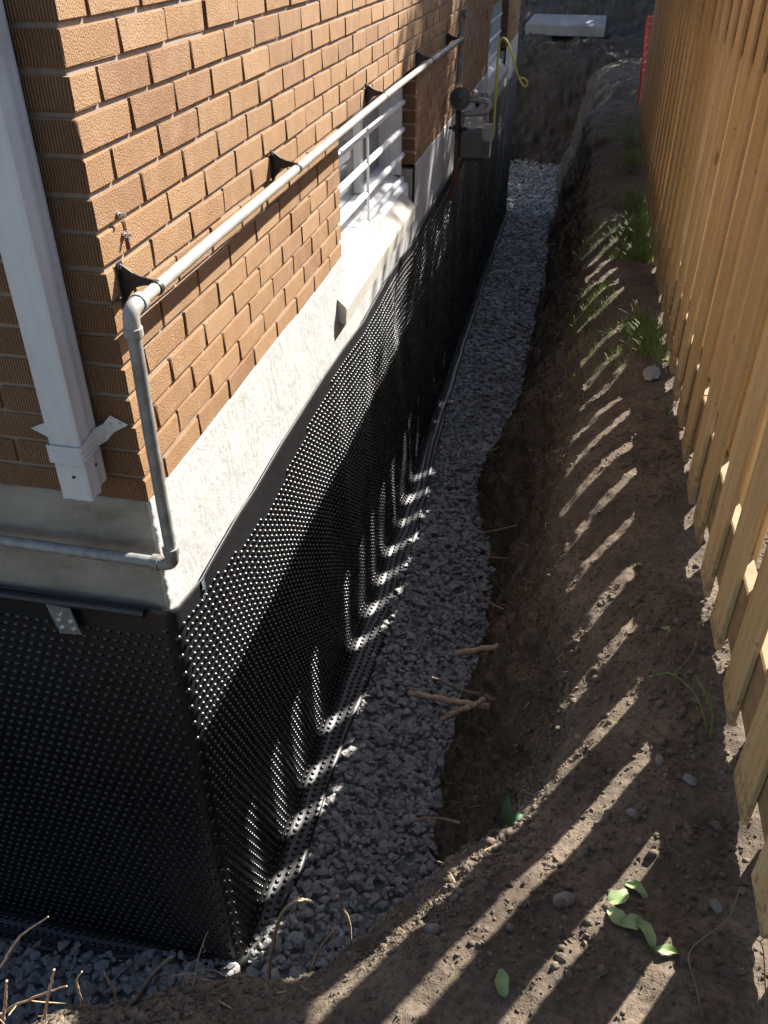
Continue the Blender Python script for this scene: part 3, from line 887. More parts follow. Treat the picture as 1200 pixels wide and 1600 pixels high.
def bracket(y, pz=2.478, px=PX):
    b = MB()
    # wall flange
    b.box((.0015, y - .010, pz - .040), (.005, y + .010, pz + .046))
    # concave web, a real plate
    top = [(.005, pz + .043), (.018, pz + .035), (.030, pz + .027), (.045, pz + .021), (.060, pz + .018), (px, pz + .0150)]
    bot = [(.005, pz - .034), (.018, pz - .016), (.030, pz - .003), (.045, pz + .002), (.056, pz + .004), (px - .0131, pz + .004)]
    V = []; F = []
    for s_ in (-.002, .002):
        for p in top: V.append((p[0], y + s_, p[1]))
        for p in bot: V.append((p[0], y + s_, p[1]))
    n = len(top); m_ = 2 * n
    for k in range(n - 1):
        F += [(k, n + k, n + k + 1, k + 1), (m_ + k, m_ + k + 1, m_ + n + k + 1, m_ + n + k), (k, k + 1, m_ + k + 1, m_ + k), (n + k, m_ + n + k, m_ + n + k + 1, n + k + 1)]
    b.add(V, F)
    o = b.build("bracket", M['blackiron'], gp)
    # ring round the pipe
    n = 20; V = []; F = []
    for (dy, r) in ((-.006, .0131), (-.006, .0152), (.006, .0152), (.006, .0131)):
        for k in range(n):
            t = 2 * math.pi * k / n
            V.append((px + r * math.cos(t), y + dy, pz + r * math.sin(t)))
    for j in range(4):
        for k in range(n):
            F.append((j*n+k, j*n+(k+1) % n, ((j+1) % 4)*n+(k+1) % n, ((j+1) % 4)*n+k))
    m2 = MB(); m2.add(V, F); m2.build("pipe_ring", M['blackiron'], o, True)
    m3 = MB(); m3.tube([(.005, y, pz + .036), (.009, y, pz + .036)], .0045, 8); m3.build("bolt", M['screw'], o)
for y, z in ((.05, 2.473), (.99, 2.484), (2.16, 2.489), (3.25, 2.481), (4.22, 2.468)):
    bracket(y, z)

# ------------------------------------------------------------------ gas meter
gm = thing("gas_meter", "grey gas meter with a round regulator hanging on the house wall beyond the window", "meter")
mb = MB(); mb.tube([(.07, 4.36, 2.22), (.07, 4.36, 2.565)], .0185, 14); mb.build("riser_pipe", M['pipeg'], gm, True)
elbow((.07, 4.36, 2.600), (0, 0, -1), (.8, -.6, 0), .024, .0215, .026).build("elbow_fitting", M['pipeg'], gm, True)
mb = MB(); mb.tube([(.07, 4.36, 2.44), (.07, 4.36, 2.49)], .027, 12); mb.build("tee_fitting", M['pipeg'], gm, True)
# regulator: two bolted dishes, axis towards the camera
def lathe(profile, axis_o, ax, seg=28):
    ax = np.array(ax, float); ax /= np.linalg.norm(ax)
    u = np.cross(ax, (0, 0, 1)); u /= np.linalg.norm(u); w = np.cross(u, ax)
    V = []; F = []
    for (t, r) in profile:
        for k in range(seg):
            a = 2 * math.pi * k / seg
            V.append(np.array(axis_o) + ax * t + (u * math.cos(a) + w * math.sin(a)) * r)
    for j in range(len(profile) - 1):
        for k in range(seg): F.append((j*seg+k, j*seg+(k+1) % seg, (j+1)*seg+(k+1) % seg, (j+1)*seg+k))
    F.append(tuple(range(seg))[::-1]); F.append(tuple((len(profile)-1)*seg+k for k in range(seg)))
    return np.array(V), F
reg = MB(); RA = (.12, -1, .28)
reg.add(*lathe([(-.040, .022), (-.026, .040), (-.008, .054), (-.0075, .066), (-.001, .066), (-.0009, .063), (.0009, .063), (.001, .066), (.0075, .066), (.008, .054), (.016, .050), (.022, .030), (.024, .022)], (.080, 4.36, 2.135), RA))
reg.add(*lathe([(.030, .016), (.072, .015), (.076, .011)], (.080, 4.36, 2.135), RA, 16))
for k in range(8):
    a = 2 * math.pi * k / 8 + .2
    A = np.array(RA) / np.linalg.norm(RA); u = np.cross(A, (0, 0, 1)); u /= np.linalg.norm(u); w = np.cross(u, A)
    c = np.array((.080, 4.36, 2.135)) + (u * math.cos(a) + w * math.sin(a)) * .055
    reg.tube([c - A * .010, c + A * .012], .005, 6)
reg.build("regulator", M['regul'], gm, True)
mb = MB(); mb.add(*lathe([(-.03, .020), (.0, .024), (.018, .022), (.028, .012)], (.165, 4.40, 2.155), (.3, -.4, .86), 16)); mb.build("vent_cap", M['metal'], gm, True)
mb = MB(); mb.tube(smooth_path([(.09, 4.37, 2.115), (.15, 4.40, 2.125), (.215, 4.41, 2.122), (.252, 4.41, 2.112), (.262, 4.40, 2.088), (.248, 4.385, 2.065), (.21, 4.38, 2.056), (.125, 4.37, 2.050), (.10, 4.37, 2.035), (.096, 4.37, 1.98)], 6), .0185, 14); mb.build("loop_pipe", M['pipeg'], gm, True)
mb = MB(); mb.tube([(.245, 4.40, 2.06), (.245, 4.40, 1.985)], .019, 12); mb.build("outlet_pipe", M['pipeg'], gm, True)
body = MB()
body.bbox((.088, 4.335, 1.775), (.285, 4.47, 1.965), .02)
body.bbox((.100, 4.318, 1.795), (.250, 4.3365, 1.935), .008)
body.build("meter_body", M['meterm'], gm)
tops = MB()
for x in (.115, .215):
    tops.bbox((x - .028, 4.36, 1.966), (x + .028, 4.44, 1.990), .005); tops.tube([(x, 4.395, 1.99), (x, 4.395, 2.022)], .024, 8); tops.tube([(x, 4.395, 2.0), (x, 4.395, 2.012)], .03, 8)
tops.build("union_fitting", M['metal'], gm)
ix = MB(); ix.bbox((.236, 4.300, 1.905), (.305, 4.3345, 2.010), .008); ix.build("index_cover", M['clear'], gm)
ix = MB(); ix.box((.246, 4.320, 1.930), (.295, 4.334, 1.985)); ix.build("dial", M['dial'], gm)
sp = MB(); sp.tube([(.075, 4.355, 2.08), (.076, 4.355, 1.90)], .0185, 12); sp.build("supply_pipe", M['blackiron'], gm, True)
sp = MB(); sp.tube([(.074, 4.355, 1.985), (.074, 4.355, 1.95)], .026, 8); sp.tube([(.02, 4.35, 1.968), (.13, 4.35, 1.964)], .010, 8); sp.bbox((.045, 4.330, 1.950), (.062, 4.352, 1.985), .003); sp.build("shutoff_valve", M['blackiron'], gm, True)
sp = MB(); sp.tube(smooth_path([(.076, 4.355, 1.9), (.074, 4.352, 1.72), (.068, 4.35, 1.60), (.03, 4.35, 1.54), (-.03, 4.35, 1.52)], 5), .0165, 12); sp.build("service_pipe", M['rust'], gm, True)
wr = MB(); wr.tube(smooth_path([(.288, 4.45, 1.90), (.296, 4.452, 1.94), (.293, 4.45, 1.996), (.290, 4.45, 2.252), (.291, 4.45, 2.42), (.300, 4.45, 2.455), (.318, 4.45, 2.462), (.35, 4.45, 2.428), (.388, 4.45, 2.343), (.414, 4.45, 2.274), (.446, 4.45, 2.221), (.471, 4.45, 2.204), (.482, 4.45, 2.226), (.460, 4.44, 2.250), (.428, 4.44, 2.252)], 6), [.0075] * 42 + [.0055] * 43, 8)
tag(wr.build("tracer_wire", M['wire'], None, True), "yellow wire arching up from the gas meter and ending in a small hook", "wire")

# ------------------------------------------------------------------ dimpled membrane
mem = thing("drainage_membrane", "black dimpled plastic membrane wrapped round the foundation corner", "membrane")
R0 = .014
UP = [(-2, 1.66), (-.03, 1.680), (.146, 1.645), (.22, 1.652), (.44, 1.662), (.57, 1.657), (.86, 1.665), (1.37, 1.662), (1.62, 1.650), (1.98, 1.628), (2.5, 1.647), (3.16, 1.617), (4.0, 1.66), (4.5, 1.653), (6, 1.66), (10, 1.64)]
LOW = [(-2, 1.60), (-.03, 1.625), (.005, 1.630), (.15, 1.622), (.256, 1.598), (.616, 1.535), (.857, 1.545), (1.0, 1.57), (1.36, 1.595), (1.62, 1.625), (2.0, 1.60), (2.5, 1.615), (3.2, 1.59), (10, 1.60)]
fU = lambda tab, u: np.interp(u, [t[0] for t in tab], [t[1] for t in tab])
def surf(u, s):
    """u along the wall (front wall negative), s = 0 at the top edge down to the flap's lip"""
    ztop = fU(UP, u); fl = fU(FLAP, u)
    rc = np.minimum(.075, .02 + fl * .4)
    zb = .026
    L1 = ztop - zb - rc; L2 = rc * math.pi / 2; L3 = np.maximum(fl - rc, .002)
    a = np.clip((s - L1) / L2, 0, 1) * math.pi / 2
    z = np.where(s < L1, ztop - s, zb + rc - rc * np.sin(a))
    off = np.where(s < L1, 0.0, rc * (1 - np.cos(a))) + np.clip(s - L1 - L2, 0, None)
    z = z - np.clip(s - L1 - L2, 0, None) * .05
    wav = .010 * vn(P3(u * 2.2, z * .6, 0), 80) + .0055 * vn(P3(u * 6.5 + z * .8, z * 1.1, 2), 81) + .018 * np.exp(-((u - 2.6) / 1.0) ** 2) * vn(P3(u * 4.5 + z * 1.8, z * 1.2, 7), 82)
    wav = wav * np.clip((ztop - z) / .25, .15, 1) * (np.clip((z + .1) / .35, .5, 1))
    off = off + .020 + wav * np.clip(np.abs(u) / .15, .2, 1)
    r = R0
    ang = np.clip((u + r) / (2 * r), 0, 1) * math.pi / 2
    x = np.where(u < -r, u, np.where(u > r, 0.0, -r + r * np.sin(ang)))
    y = np.where(u < -r, 0.0, np.where(u > r, u, r - r * np.cos(ang)))
    return P3(x + np.sin(ang) * off, y - np.cos(ang) * off, z)
def total_s(u):
    fl = fU(FLAP, u); rc = np.minimum(.075, .02 + fl * .4)
    return fU(UP, u) - .026 - rc + rc * math.pi / 2 + np.maximum(fl - rc, .002)
us = np.concatenate([np.linspace(-1.8, -.06, 88)[:-1], np.linspace(-.06, .06, 21)[:-1], np.linspace(.06, 5, 250)[:-1], np.linspace(5, LEN + .05, 120)])
tt = np.linspace(0, 1, 92)
U, T = np.meshgrid(us, tt, indexing='ij')
V = surf(U, T * total_s(U)).reshape(-1, 3)
F = grid_faces(len(us), len(tt))
o = link("sheet", mesh_np("sheet", V, F, M['mem'], True), mem)
so = o.modifiers.new("thickness", 'SOLIDIFY'); so.thickness = .0025; so.offset = -1
def dimples():
    pu, ps = .0285, .0315
    uu = np.arange(-1.75, LEN, pu); uu = uu[np.abs(uu) > .006]
    Ul, Sl = [], []
    for row in range(60):
        s = .004 + row * ps
        u = uu + (pu / 2 if row % 2 else 0)
        ts = total_s(u); ok = (s < ts - .010) & (s > fU(UP, u) - fU(LOW, u) + .012)
        Ul.append(u[ok]); Sl.append(np.full(ok.sum(), s))
    u = np.concatenate(Ul); s = np.concatenate(Sl)
    P0 = surf(u, s); e = .004
    du = surf(u + e, s) - surf(u - e, s); dv = surf(u, s + e) - surf(u, s - e)
    du /= np.linalg.norm(du, axis=1)[:, None]; n = np.cross(dv, du); n /= np.linalg.norm(n, axis=1)[:, None] + 1e-9
    dv = np.cross(du, n)
    d = np.linalg.norm(P0 - CAM, axis=1)
    Vs, Fs = [], []; base = 0
    for lo, hi, seg in ((0, 4.2, 9), (4.2, 99, 6)):
        sel = (d >= lo) & (d < hi)
        p, a, b, nn = P0[sel], du[sel], dv[sel], n[sel]
        rings = ((.0104, -.0008), (.0086, .0044), (.0070, .0078), (.0036, .0096)) if seg == 9 else ((.0104, -.0008), (.0078, .0074))
        th = np.arange(seg) * 2 * math.pi / seg
        vs = []
        for r, h in rings:
            vs.append(p[:, None] + r * (np.cos(th)[None, :, None] * a[:, None] + np.sin(th)[None, :, None] * b[:, None]) + h * nn[:, None])
        vs.append((p + .0101 * nn)[:, None])
        v = np.concatenate(vs, 1); k = v.shape[1]
        f = []
        for j in range(len(rings) - 1):
            for i in range(seg):
                f.append((j*seg+i, j*seg+(i+1) % seg, (j+1)*seg+(i+1) % seg)); f.append((j*seg+i, (j+1)*seg+(i+1) % seg, (j+1)*seg+i))
        for i in range(seg): f.append(((len(rings)-1)*seg+i, (len(rings)-1)*seg+(i+1) % seg, k-1))
        f = np.array(f)
        Fs.append((f[None] + (np.arange(len(p)) * k)[:, None, None] + base).reshape(-1, 3)); Vs.append(v.reshape(-1, 3)); base += len(p) * k
    print("dimples", len(u))
    return mesh_np("dimples", np.concatenate(Vs), np.concatenate(Fs), M['stud'], True)
link("dimples", dimples(), mem, kind="stuff")
# rolled top edge on the end wall, its clip and bits of tape
mb = MB(); mb.tube(smooth_path([(-1.8, -.040, 1.668), (-.9, -.040, 1.672), (-.45, -.041, 1.668), (-.2, -.040, 1.674), (-.045, -.038, 1.676)], 8), .0125, 12)
mb.build("rolled_edge", M['mem'], mem, True)
clip = link("fixing_plate", None, mem)
clip['label'] = "galvanised fixing plate with four screws"
mb = MB(); mb.add([(-.302, -.056, 1.672), (-.238, -.056, 1.668), (-.232, -.046, 1.575), (-.294, -.046, 1.568), (-.302, -.053, 1.672), (-.238, -.053, 1.668), (-.232, -.043, 1.575), (-.294, -.043, 1.568)], [(0, 3, 2, 1), (4, 5, 6, 7), (0, 1, 5, 4), (1, 2, 6, 5), (2, 3, 7, 6), (3, 0, 4, 7)]); mb.build("plate", M['galv'], clip)
for x, z in ((-.283, 1.617), (-.250, 1.617), (-.281, 1.590), (-.248, 1.590), (-.272, 1.640)):
    mb = MB(); r = .0075 if z < 1.63 else .004
    y = -.046 - (z - 1.57) * .1
    mb.tube([(x, y, z), (x, y - .004, z)], [r, r * .8], 10); mb.tube([(x, y - .004, z), (x, y - .007, z)], [.0035, .003], 6); mb.build("screw", M['screw'], clip)
for (u, s, w) in ((.15, .02, .022),):
    mb = MB(); Ug, Sg = np.meshgrid(np.linspace(u - w/2, u + w/2, 9), np.linspace(s - .03, s + .05, 14), indexing='ij')
    Vv = surf(Ug, np.clip(Sg, 0, None)); Vv[..., 0] += .004 + .0022 * fbm(Vv, 45, 2, 8)
    mb.add(Vv.reshape(-1, 3), grid_faces(9, 14).tolist()); o = mb.build("tape_patch", M['tape'], mem)
    so = o.modifiers.new("thickness", 'SOLIDIFY'); so.thickness = .0012

# ------------------------------------------------------------------ fence
fence = thing("wooden_fence", "new board fence of raw upright boards on both sides of its rails", "fence")
FX = 1.365; PITCH_B = .268; Y0F = .205; TOPZ = 3.165; FEND = 8.45
def board(x0, x1, yn, yf, zb, zt, lean=0):
    V, F = bevel_box((x0, yn, zb), (x1, yf, zt), .003)
    V = np.array(V)
    V[:, 1] += (V[:, 2] - zb) * lean
    V[:, 0] += rng.normal(0, .0004, len(V))
    cut = random.uniform(-.012, .012)
    V[:, 2] += np.where(V[:, 2] < zb + .05, cut * (V[:, 1] - yn) / (yf - yn), 0)
    m_ = MB(); m_.add(V, F); return m_
k0 = int((-3.2 - Y0F) / PITCH_B); k1 = int((FEND - Y0F) / PITCH_B)
for k in range(k0, k1 + 1):
    yf = Y0F + PITCH_B * k + random.gauss(0, .006); w = .134 + random.gauss(0, .0015)
    gz = float(ground_z(yf))
    board(FX, FX + .017, yf - w, yf, gz + .045 + random.uniform(-.012, .012), TOPZ + (gz - 1.42) * .4 + random.gauss(0, .003), random.gauss(0, .0015)).build("fence_board", M['wood'], fence)
    yc = yf - w / 2 - PITCH_B / 2 + random.gauss(0, .006)
    board(FX + .055, FX + .072, yc - w / 2, yc + w / 2, gz + .05 + random.uniform(-.012, .012), TOPZ + (gz - 1.42) * .4 + random.gauss(0, .003), random.gauss(0, .0015)).build("fence_board", M['wood'], fence)
ys = np.arange(-3.2, FEND + .01, 2.32); ys = np.append(ys[:-1], FEND)
for a, b in zip(ys, ys[1:]):
    ga, gb = float(ground_z(a)), float(ground_z(b))
    for dz in (.115, 1.30):
        V, F = bevel_box((FX + .0175, a + .002, 0), (FX + .0545, b - .002, .190), .004); V = np.array(V)
        V[:, 2] += np.where(V[:, 1] > (a + b) / 2, gb, ga) + dz
        mb = MB(); mb.add(V, F); mb.build("rail", M['railw'], fence)
    V, F = bevel_box((FX - .012, a + .001, 0), (FX + .13, b - .001, .036), .004); V = np.array(V)
    V[:, 2] += TOPZ + .02 + (np.where(V[:, 1] > (a + b) / 2, gb, ga) - 1.42) * .4
    mb = MB(); mb.add(V, F); mb.build("cap_rail", M['wood'], fence)
    # solid upper boards nailed to the neighbour's side between the posts
    for j in range(2):
        z = 2.855 + j * .142
        mb = MB(); mb.bbox((FX + .0725, a + .002, z), (FX + .089, b - .002, z + .140), .003); mb.build("cross_board", M['wood'], fence)
for y in ys:
    gz = float(ground_z(y))
    mb = MB(); mb.bbox((FX + .0900, y - .045, gz - .3), (FX + .180, y + .045, TOPZ - .02), .004); mb.build("post", M['wood'], fence)

# red barrier mesh hanging past the fence end
bar = thing("barrier_netting", "red plastic barrier netting hanging at the far end of the fence", "netting")
mb = MB()
for j in range(17):
    z = 1.05 + j * .075
    P = [(1.345 + .11 * t + .03 * math.sin(t * 5 + j * .3) + .02 * (z - 1), 8.75 + .55 * t * (1 + .1 * math.sin(j)), z + .02 * math.sin(t * 6 + j)) for t in np.linspace(0, 1.6, 13)]
    mb.tube(P, .007, 5)
for i in range(16):
    t = i / 10
    P = [(1.345 + .11 * t + .03 * math.sin(t * 5 + j * .3) + .02 * (j * .075), 8.75 + .55 * t * (1 + .1 * math.sin(j)), 1.05 + j * .075 + .02 * math.sin(t * 6 + j)) for j in range(17)]
    mb.tube(P, .007, 5)
mb.build("net", M['orange'], bar)
mb = MB(); mb.tube([(1.50, 9.65, 1.0), (1.50, 9.65, 2.6)], .02, 8); mb.build("stake", M['wood'], bar)

# concrete slab at the far end
sl = MB()
V = [(-.18, 13.22, 1.60), (.975, 13.20, 1.592), (.975, 13.75, 1.66), (-.10, 13.72, 1.67), (-.19, 13.22, 1.745), (.975, 13.20, 1.735), (.975, 13.75, 1.835), (-.10, 13.72, 1.842)]
sl.add(V, [(0, 3, 2, 1), (4, 5, 6, 7), (0, 1, 5, 4), (1, 2, 6, 5), (2, 3, 7, 6), (3, 0, 4, 7)])
o = sl.build("concrete_slab", M['slab']); tag(o, "thick grey concrete slab lying on the soil above the far end of the trench", "slab")
bv = o.modifiers.new("edge", 'BEVEL'); bv.width = .015; bv.segments = 2

# ------------------------------------------------------------------ roots
def root(pts, r0, r1, label, mat='root', twigs=0, group=None, name="root"):
    if group: r0, r1 = r0 * .72, r1 * .38
    P = smooth_path(pts, 7); n = len(P)
    P = P + rng.normal(0, max(r0, .003) * .14, P.shape)
    rr = np.linspace(r0, r1, n) * (1 + rng.normal(0, .07, n))
    m_ = MB(); m_.tube(P, rr, 9)
    for _ in range(twigs):
        i = random.randrange(n // 3, n - 1); d = rng.normal(0, 1, 3); d[2] -= .3; d /= np.linalg.norm(d)
        L = random.uniform(.02, .06)
        m_.tube(smooth_path([P[i], P[i] + d * L * .5 + rng.normal(0, .006, 3), P[i] + d * L + rng.normal(0, .012, 3)], 3), [rr[i] * .45] * 6 + [rr[i] * .2], 6)
    o = m_.build(name, M[mat], None, True); tag(o, label, "root", group); return o
root([(.95, 1.12, .66), (.828, 1.15, .624), (.726, 1.15, .600), (.609, 1.15, .542)], .014, .013, "thick pale root stub sticking straight out over the gravel above the forked one")
root([(.98, .87, .572), (.86, .85, .577), (.762, .85, .579), (.588, .85, .585), (.457, .85, .587)], .015, .011, "longest straight root reaching over the gravel under the forked root")
root([(.97, .82, .60), (.876, .83, .616), (.757, .83, .655), (.671, .83, .668), (.60, .83, .695), (.546, .83, .715)], .012, .004, "thin forked root crossing over the longest one, bent up at its tip", 'bark', 2)
root([(.757, .83, .650), (.721, .80, .636), (.66, .80, .585), (.603, .80, .531)], .012, .012, "short cut root with a sawn pale end crossing the longest one")
root([(.95, .78, .52), (.80, .79, .50), (.72, .80, .535), (.70, .80, .60)], .008, .005, "dark curved root beneath the cluster of cut roots", 'bark', 3)
root([(.80, 3.2, .39), (.757, 3.2, .387), (.601, 3.2, .363), (.447, 3.2, .273)], .006, .003, "long thin root hanging out over the gravel where soil has slumped", twigs=2)
root([(.90, 2.4, .42), (.819, 2.4, .382), (.703, 2.4, .321), (.567, 2.4, .265)], .0045, .003, "thin drooping root above the horizontal one on the cut bank", twigs=1)
root([(.92, 2.2, .28), (.852, 2.2, .277), (.727, 2.2, .269), (.609, 2.2, .258)], .004, .003, "thin level root poking from the cut bank below the drooping one", twigs=1)
root([(.90, 1.6, .38), (.789, 1.6, .425), (.70, 1.6, .46), (.655, 1.6, .517), (.63, 1.6, .588)], .004, .004, "small root with a pale curled tip rising beside the gravel edge", twigs=3)
root([(.95, 7.5, .36), (.85, 7.5, .342), (.598, 7.5, .279), (.406, 7.5, .227)], .006, .004, "faint thin root far down the trench leaning over the gravel", twigs=1)
root([(.80, .5, .30), (.697, .5, .330), (.63, .5, .328), (.546, .5, .290), (.478, .5, .209)], .006, .003, "slender arched root bending down to the gravel near the bank foot")
root([(.30, -.45, -.0), (.255, -.25, .30), (.243, -.25, .419), (.264, -.25, .611), (.312, -.25, .831), (.363, -.25, .917), (.39, -.25, .93), (.408, -.25, .927)], .008, .003, "tall hooked root standing in front of the membrane foot", twigs=3)
root([(.38, -.30, .2), (.36, -.2, .42), (.373, -.2, .509), (.408, -.2, .63), (.45, -.2, .731)], .007, .0035, "reddish branched root standing over the gravel right of the hooked one", twigs=4)
root([(.47, -.12, .40), (.46, -.1, .56), (.453, -.1, .628), (.44, -.1, .658), (.428, -.1, .721)], .005, .0045, "short straight root tip beside the branched one above the gravel")
NR = "roots sticking up from the near bank edge"
root([(-.22, -.80, 1.12), (-.079, -.75, 1.348), (.001, -.75, 1.487), (.087, -.75, 1.591)], .0055, .003, "long thin root slanting up across the bottom corner of the membrane", group=NR)
root([(.0, -.80, 1.12), (.011, -.78, 1.242), (.055, -.78, 1.377), (.085, -.78, 1.462)], .0065, .0055, "thick upright pale root stub, second from the lower corner", group=NR)
root([(-.12, -.80, 1.06), (-.106, -.78, 1.16), (-.066, -.78, 1.286), (-.04, -.78, 1.368)], .006, .006, "straight pale root stub nearest the lower corner", group=NR)
root([(.09, -.77, 1.16), (.082, -.75, 1.251), (.091, -.75, 1.358), (.114, -.75, 1.409)], .005, .004, "crooked root stub with a bent tip between two straight ones", group=NR)
root([(.13, -.74, 1.18), (.18, -.7, 1.246), (.23, -.7, 1.356), (.28, -.7, 1.437)], .010, .0075, "thick brown root leaning over the top of the soil hump", 'bark', group=NR)
root([(-.20, -.79, 1.06), (-.131, -.75, 1.135), (-.02, -.75, 1.255), (.065, -.75, 1.334)], .006, .004, "low root lying along the bank edge behind the upright stubs", twigs=3, group=NR)
root([(.14, -.76, 1.18), (.141, -.72, 1.268), (.136, -.72, 1.318), (.134, -.72, 1.355)], .004, .003, "tiny root stub left of the thick brown leaning one", group=NR)
root([(.27, -.72, 1.22), (.30, -.68, 1.31), (.312, -.66, 1.38), (.33, -.64, 1.44)], .004, .002, "wispy branching rootlet on top of the soil hump", twigs=5, group=NR)
# hair roots all over the cut
def hair():
    m_ = MB()
    for _ in range(420):
        s = random.uniform(1.5, s_total - 1.6); q = random.uniform(PROF_S[6], PROF_S[14])
        p = bank(np.array([s]), np.array([q]))[0]
        if np.linalg.norm(p - CAM) > 6.5: continue
        d = np.array([-.7, random.uniform(-1, 1), random.uniform(-.9, .3)]) * random.uniform(.015, .06)
        m_.tube([p - d * .3, p + d * .5 + rng.normal(0, .006, 3), p + d + rng.normal(0, .012, 3)], [.0016, .0013, .0008], 5)
    return m_
hair().build("hair_roots", M['root'], kind="stuff")

# ------------------------------------------------------------------ plants, leaves, stones
def on_ground(x, y):
    """height of the soil surface right of the lip"""
    i = np.argmin((BV[:, 0] - x) ** 2 + (BV[:, 1] - y) ** 2 - 1e-3 * BV[:, 2])
    return float(BV[i, 2])
def leaf_mesh(L, W, curl, droop, n=15):
    V = []; F = []; C = 7
    for i in range(n):
        t = i / (n - 1); w = W * (math.sin(math.pi * min(1, t ** .85 * .95 + .03)) ** .7) / 2
        w *= 1 + .10 * math.sin(t * 11 + L * 300)
        z = .003 + curl * math.sin(t * math.pi) * L - droop * t * t * L
        bend = .10 * L * math.sin(t * 3.2 + W * 400)
        for j in range(C):
            u = 2 * j / (C - 1) - 1
            V.append((u * w + bend, t * L, z + .30 * w * u * u + .0025 * math.sin(t * 8 + u * 2 + W * 900) - (.0012 if j == C // 2 else 0)))
    for i in range(n - 1):
        for j in range(C - 1):
            a = C * i + j; F.append((a, a + 1, a + C + 1, a + C))
    V2 = [(v[0], v[1], v[2] - .0007) for v in V]; N = len(V)
    return V + V2, F + [tuple(N + k for k in f[::-1]) for f in F]
def leaf(x, y, rot, L, W, label, mat='leaf', curl=.12, droop=0., pitch=0., dz=.004, group=None, cat="leaf", name="leaf"):
    V, F = leaf_mesh(L * .88, W * .88, curl, droop)
    m_ = MB(); m_.add(V, F); o = m_.build(name, M[mat], None, True)
    o.location = (x, y, on_ground(x, y) + dz); o.rotation_euler = (pitch, 0, rot)
    return tag(o, label, cat, group)
GL = "pale leaves lying on the soil"
leaf(1.092, -.437, -.75, .060, .034, "pale yellow green leaf on the sunlit stripe, uppermost of the little chain", group=GL)
leaf(1.128, -.368, -2.2, .060, .026, "pale leaf half in the sun beside the uppermost one", group=GL)
leaf(1.092, -.448, -2.25, .058, .036, "very pale broad leaf shining in the sun stripe", group=GL)
leaf(1.112, -.476, -1.3, .055, .036, "dull green shaded leaf touching the very pale broad one", group=GL)
leaf(1.142, -.470, -2.5, .066, .028, "narrow green leaf pointing toward the bottom of the chain", group=GL)
leaf(1.172, -.512, -1.75, .056, .022, "olive leaf with a dry pale tip at the end of the chain", group=GL)
leaf(.915, -.660, .5, .055, .030, "pale leaf alone at the bottom edge of the bank", group=GL)
leaf(1.205, .80, 2.3, .035, .014, "small yellow green leaf near the end of a sun stripe", group=GL)
leaf(1.262, .43, .9, .034, .018, "tiny pale leaf on shaded soil near the fence boards", group=GL)
wd = thing("weed", "small dark green weed with two upright leaves on the bank edge", "weed", (.89, -.20, on_ground(.89, -.20)))
for rot, L, p in ((.35, .075, .9), (-1.9, .055, .35), (-.7, .045, .5)):
    V, F = leaf_mesh(L, .024, .08, .2); m_ = MB(); m_.add(V, F); o = m_.build("leaf", M['weed'], wd, True); o.rotation_euler = (p, 0, rot)

# grass along the far fence foot
def grass():
    Vs = []; Fs = []; b = 0
    for _ in range(9000):
        y = random.choice([random.gauss(3.6, .6), random.gauss(4.8, .9), random.uniform(2.4, 7.8)])
        x = 1.30 + random.gauss(0, .06) if random.random() < .55 else random.uniform(.92, 1.3)
        if y < 2.3 or y > 8.2: continue
        if vn(np.array([[x * 4, y * 2.6, 0]]), 15)[0] < -.22: continue
        z = on_ground(x, y) - .005
        h = random.uniform(.02, .10) * (1.5 if x > 1.22 else .75); w = random.uniform(.0015, .0035)
        a = random.uniform(0, 6.283); l = random.uniform(.2, 1.1) * h
        dx, dy = math.cos(a), math.sin(a)
        for t in (0, .4, .75, 1):
            ww = w * (1 - t * .9)
            cx, cy, cz = x + dx * l * t * t, y + dy * l * t * t, z + h * (t - .25 * t * t)
            Vs += [(cx - dy * ww, cy + dx * ww, cz), (cx + dy * ww, cy - dx * ww, cz)]
        for i in range(3): Fs.append((b + 2*i, b + 2*i+1, b + 2*i+3, b + 2*i+2))
        b += 8
    return mesh_np("grass", np.array(Vs), np.array(Fs), M['grass'], True)
link("grass", grass(), kind="stuff")
def blades(name, x, y, n, h, label, cat, mat='grass', spread=.5):
    m_ = MB(); z = on_ground(x, y)
    for _ in range(n):
        a = random.uniform(0, 6.283); L = h * random.uniform(.6, 1.1); d = np.array([math.cos(a), math.sin(a), 0]) * L * spread * random.uniform(.3, 1.2)
        m_.tube(smooth_path([(x, y, z - .01), np.array((x, y, z)) + d * .35 + (0, 0, L * .7), np.array((x, y, z)) + d + (0, 0, L * random.uniform(.55, .95))], 4), np.linspace(.0022, .0006, 9), 4)
    return tag(m_.build(name, M[mat], None, True), label, cat)
blades("grass_tuft", 1.325, 1.82, 14, .07, "bright green tuft at the fence foot near the white patch", "grass", spread=.7)
blades("grass_tuft", .93, 4.15, 8, .13, "two long green blades drooping at the edge of the cut", "grass", spread=.8)
blades("grass_tuft", 1.00, 3.05, 9, .06, "low green tuft in the middle of the striped bank", "grass", spread=.9)
blades("grass_tuft", .98, 4.9, 12, .16, "tall curved blades farthest along the bank", "grass", spread=.9)
m_ = MB(); m_.tube(smooth_path([(1.345, -.36, 1.49), (1.30, -.46, 1.535), (1.235, -.52, 1.51), (1.243, -.58, 1.50), (1.262, -.68, 1.48)], 6), .0014, 5)
tag(m_.build("dry_straw", M['straw'], None, True), "long bent dry grass stem lying at the foot of the nearest boards", "grass stem")
m_ = MB(); m_.tube(smooth_path([(1.335, -.46, 1.46), (1.350, -.50, 1.55), (1.345, -.58, 1.56), (1.36, -.66, 1.47)], 6), .0012, 5); m_.tube(smooth_path([(1.350, -.50, 1.55), (1.38, -.47, 1.56)], 5), .0011, 5)
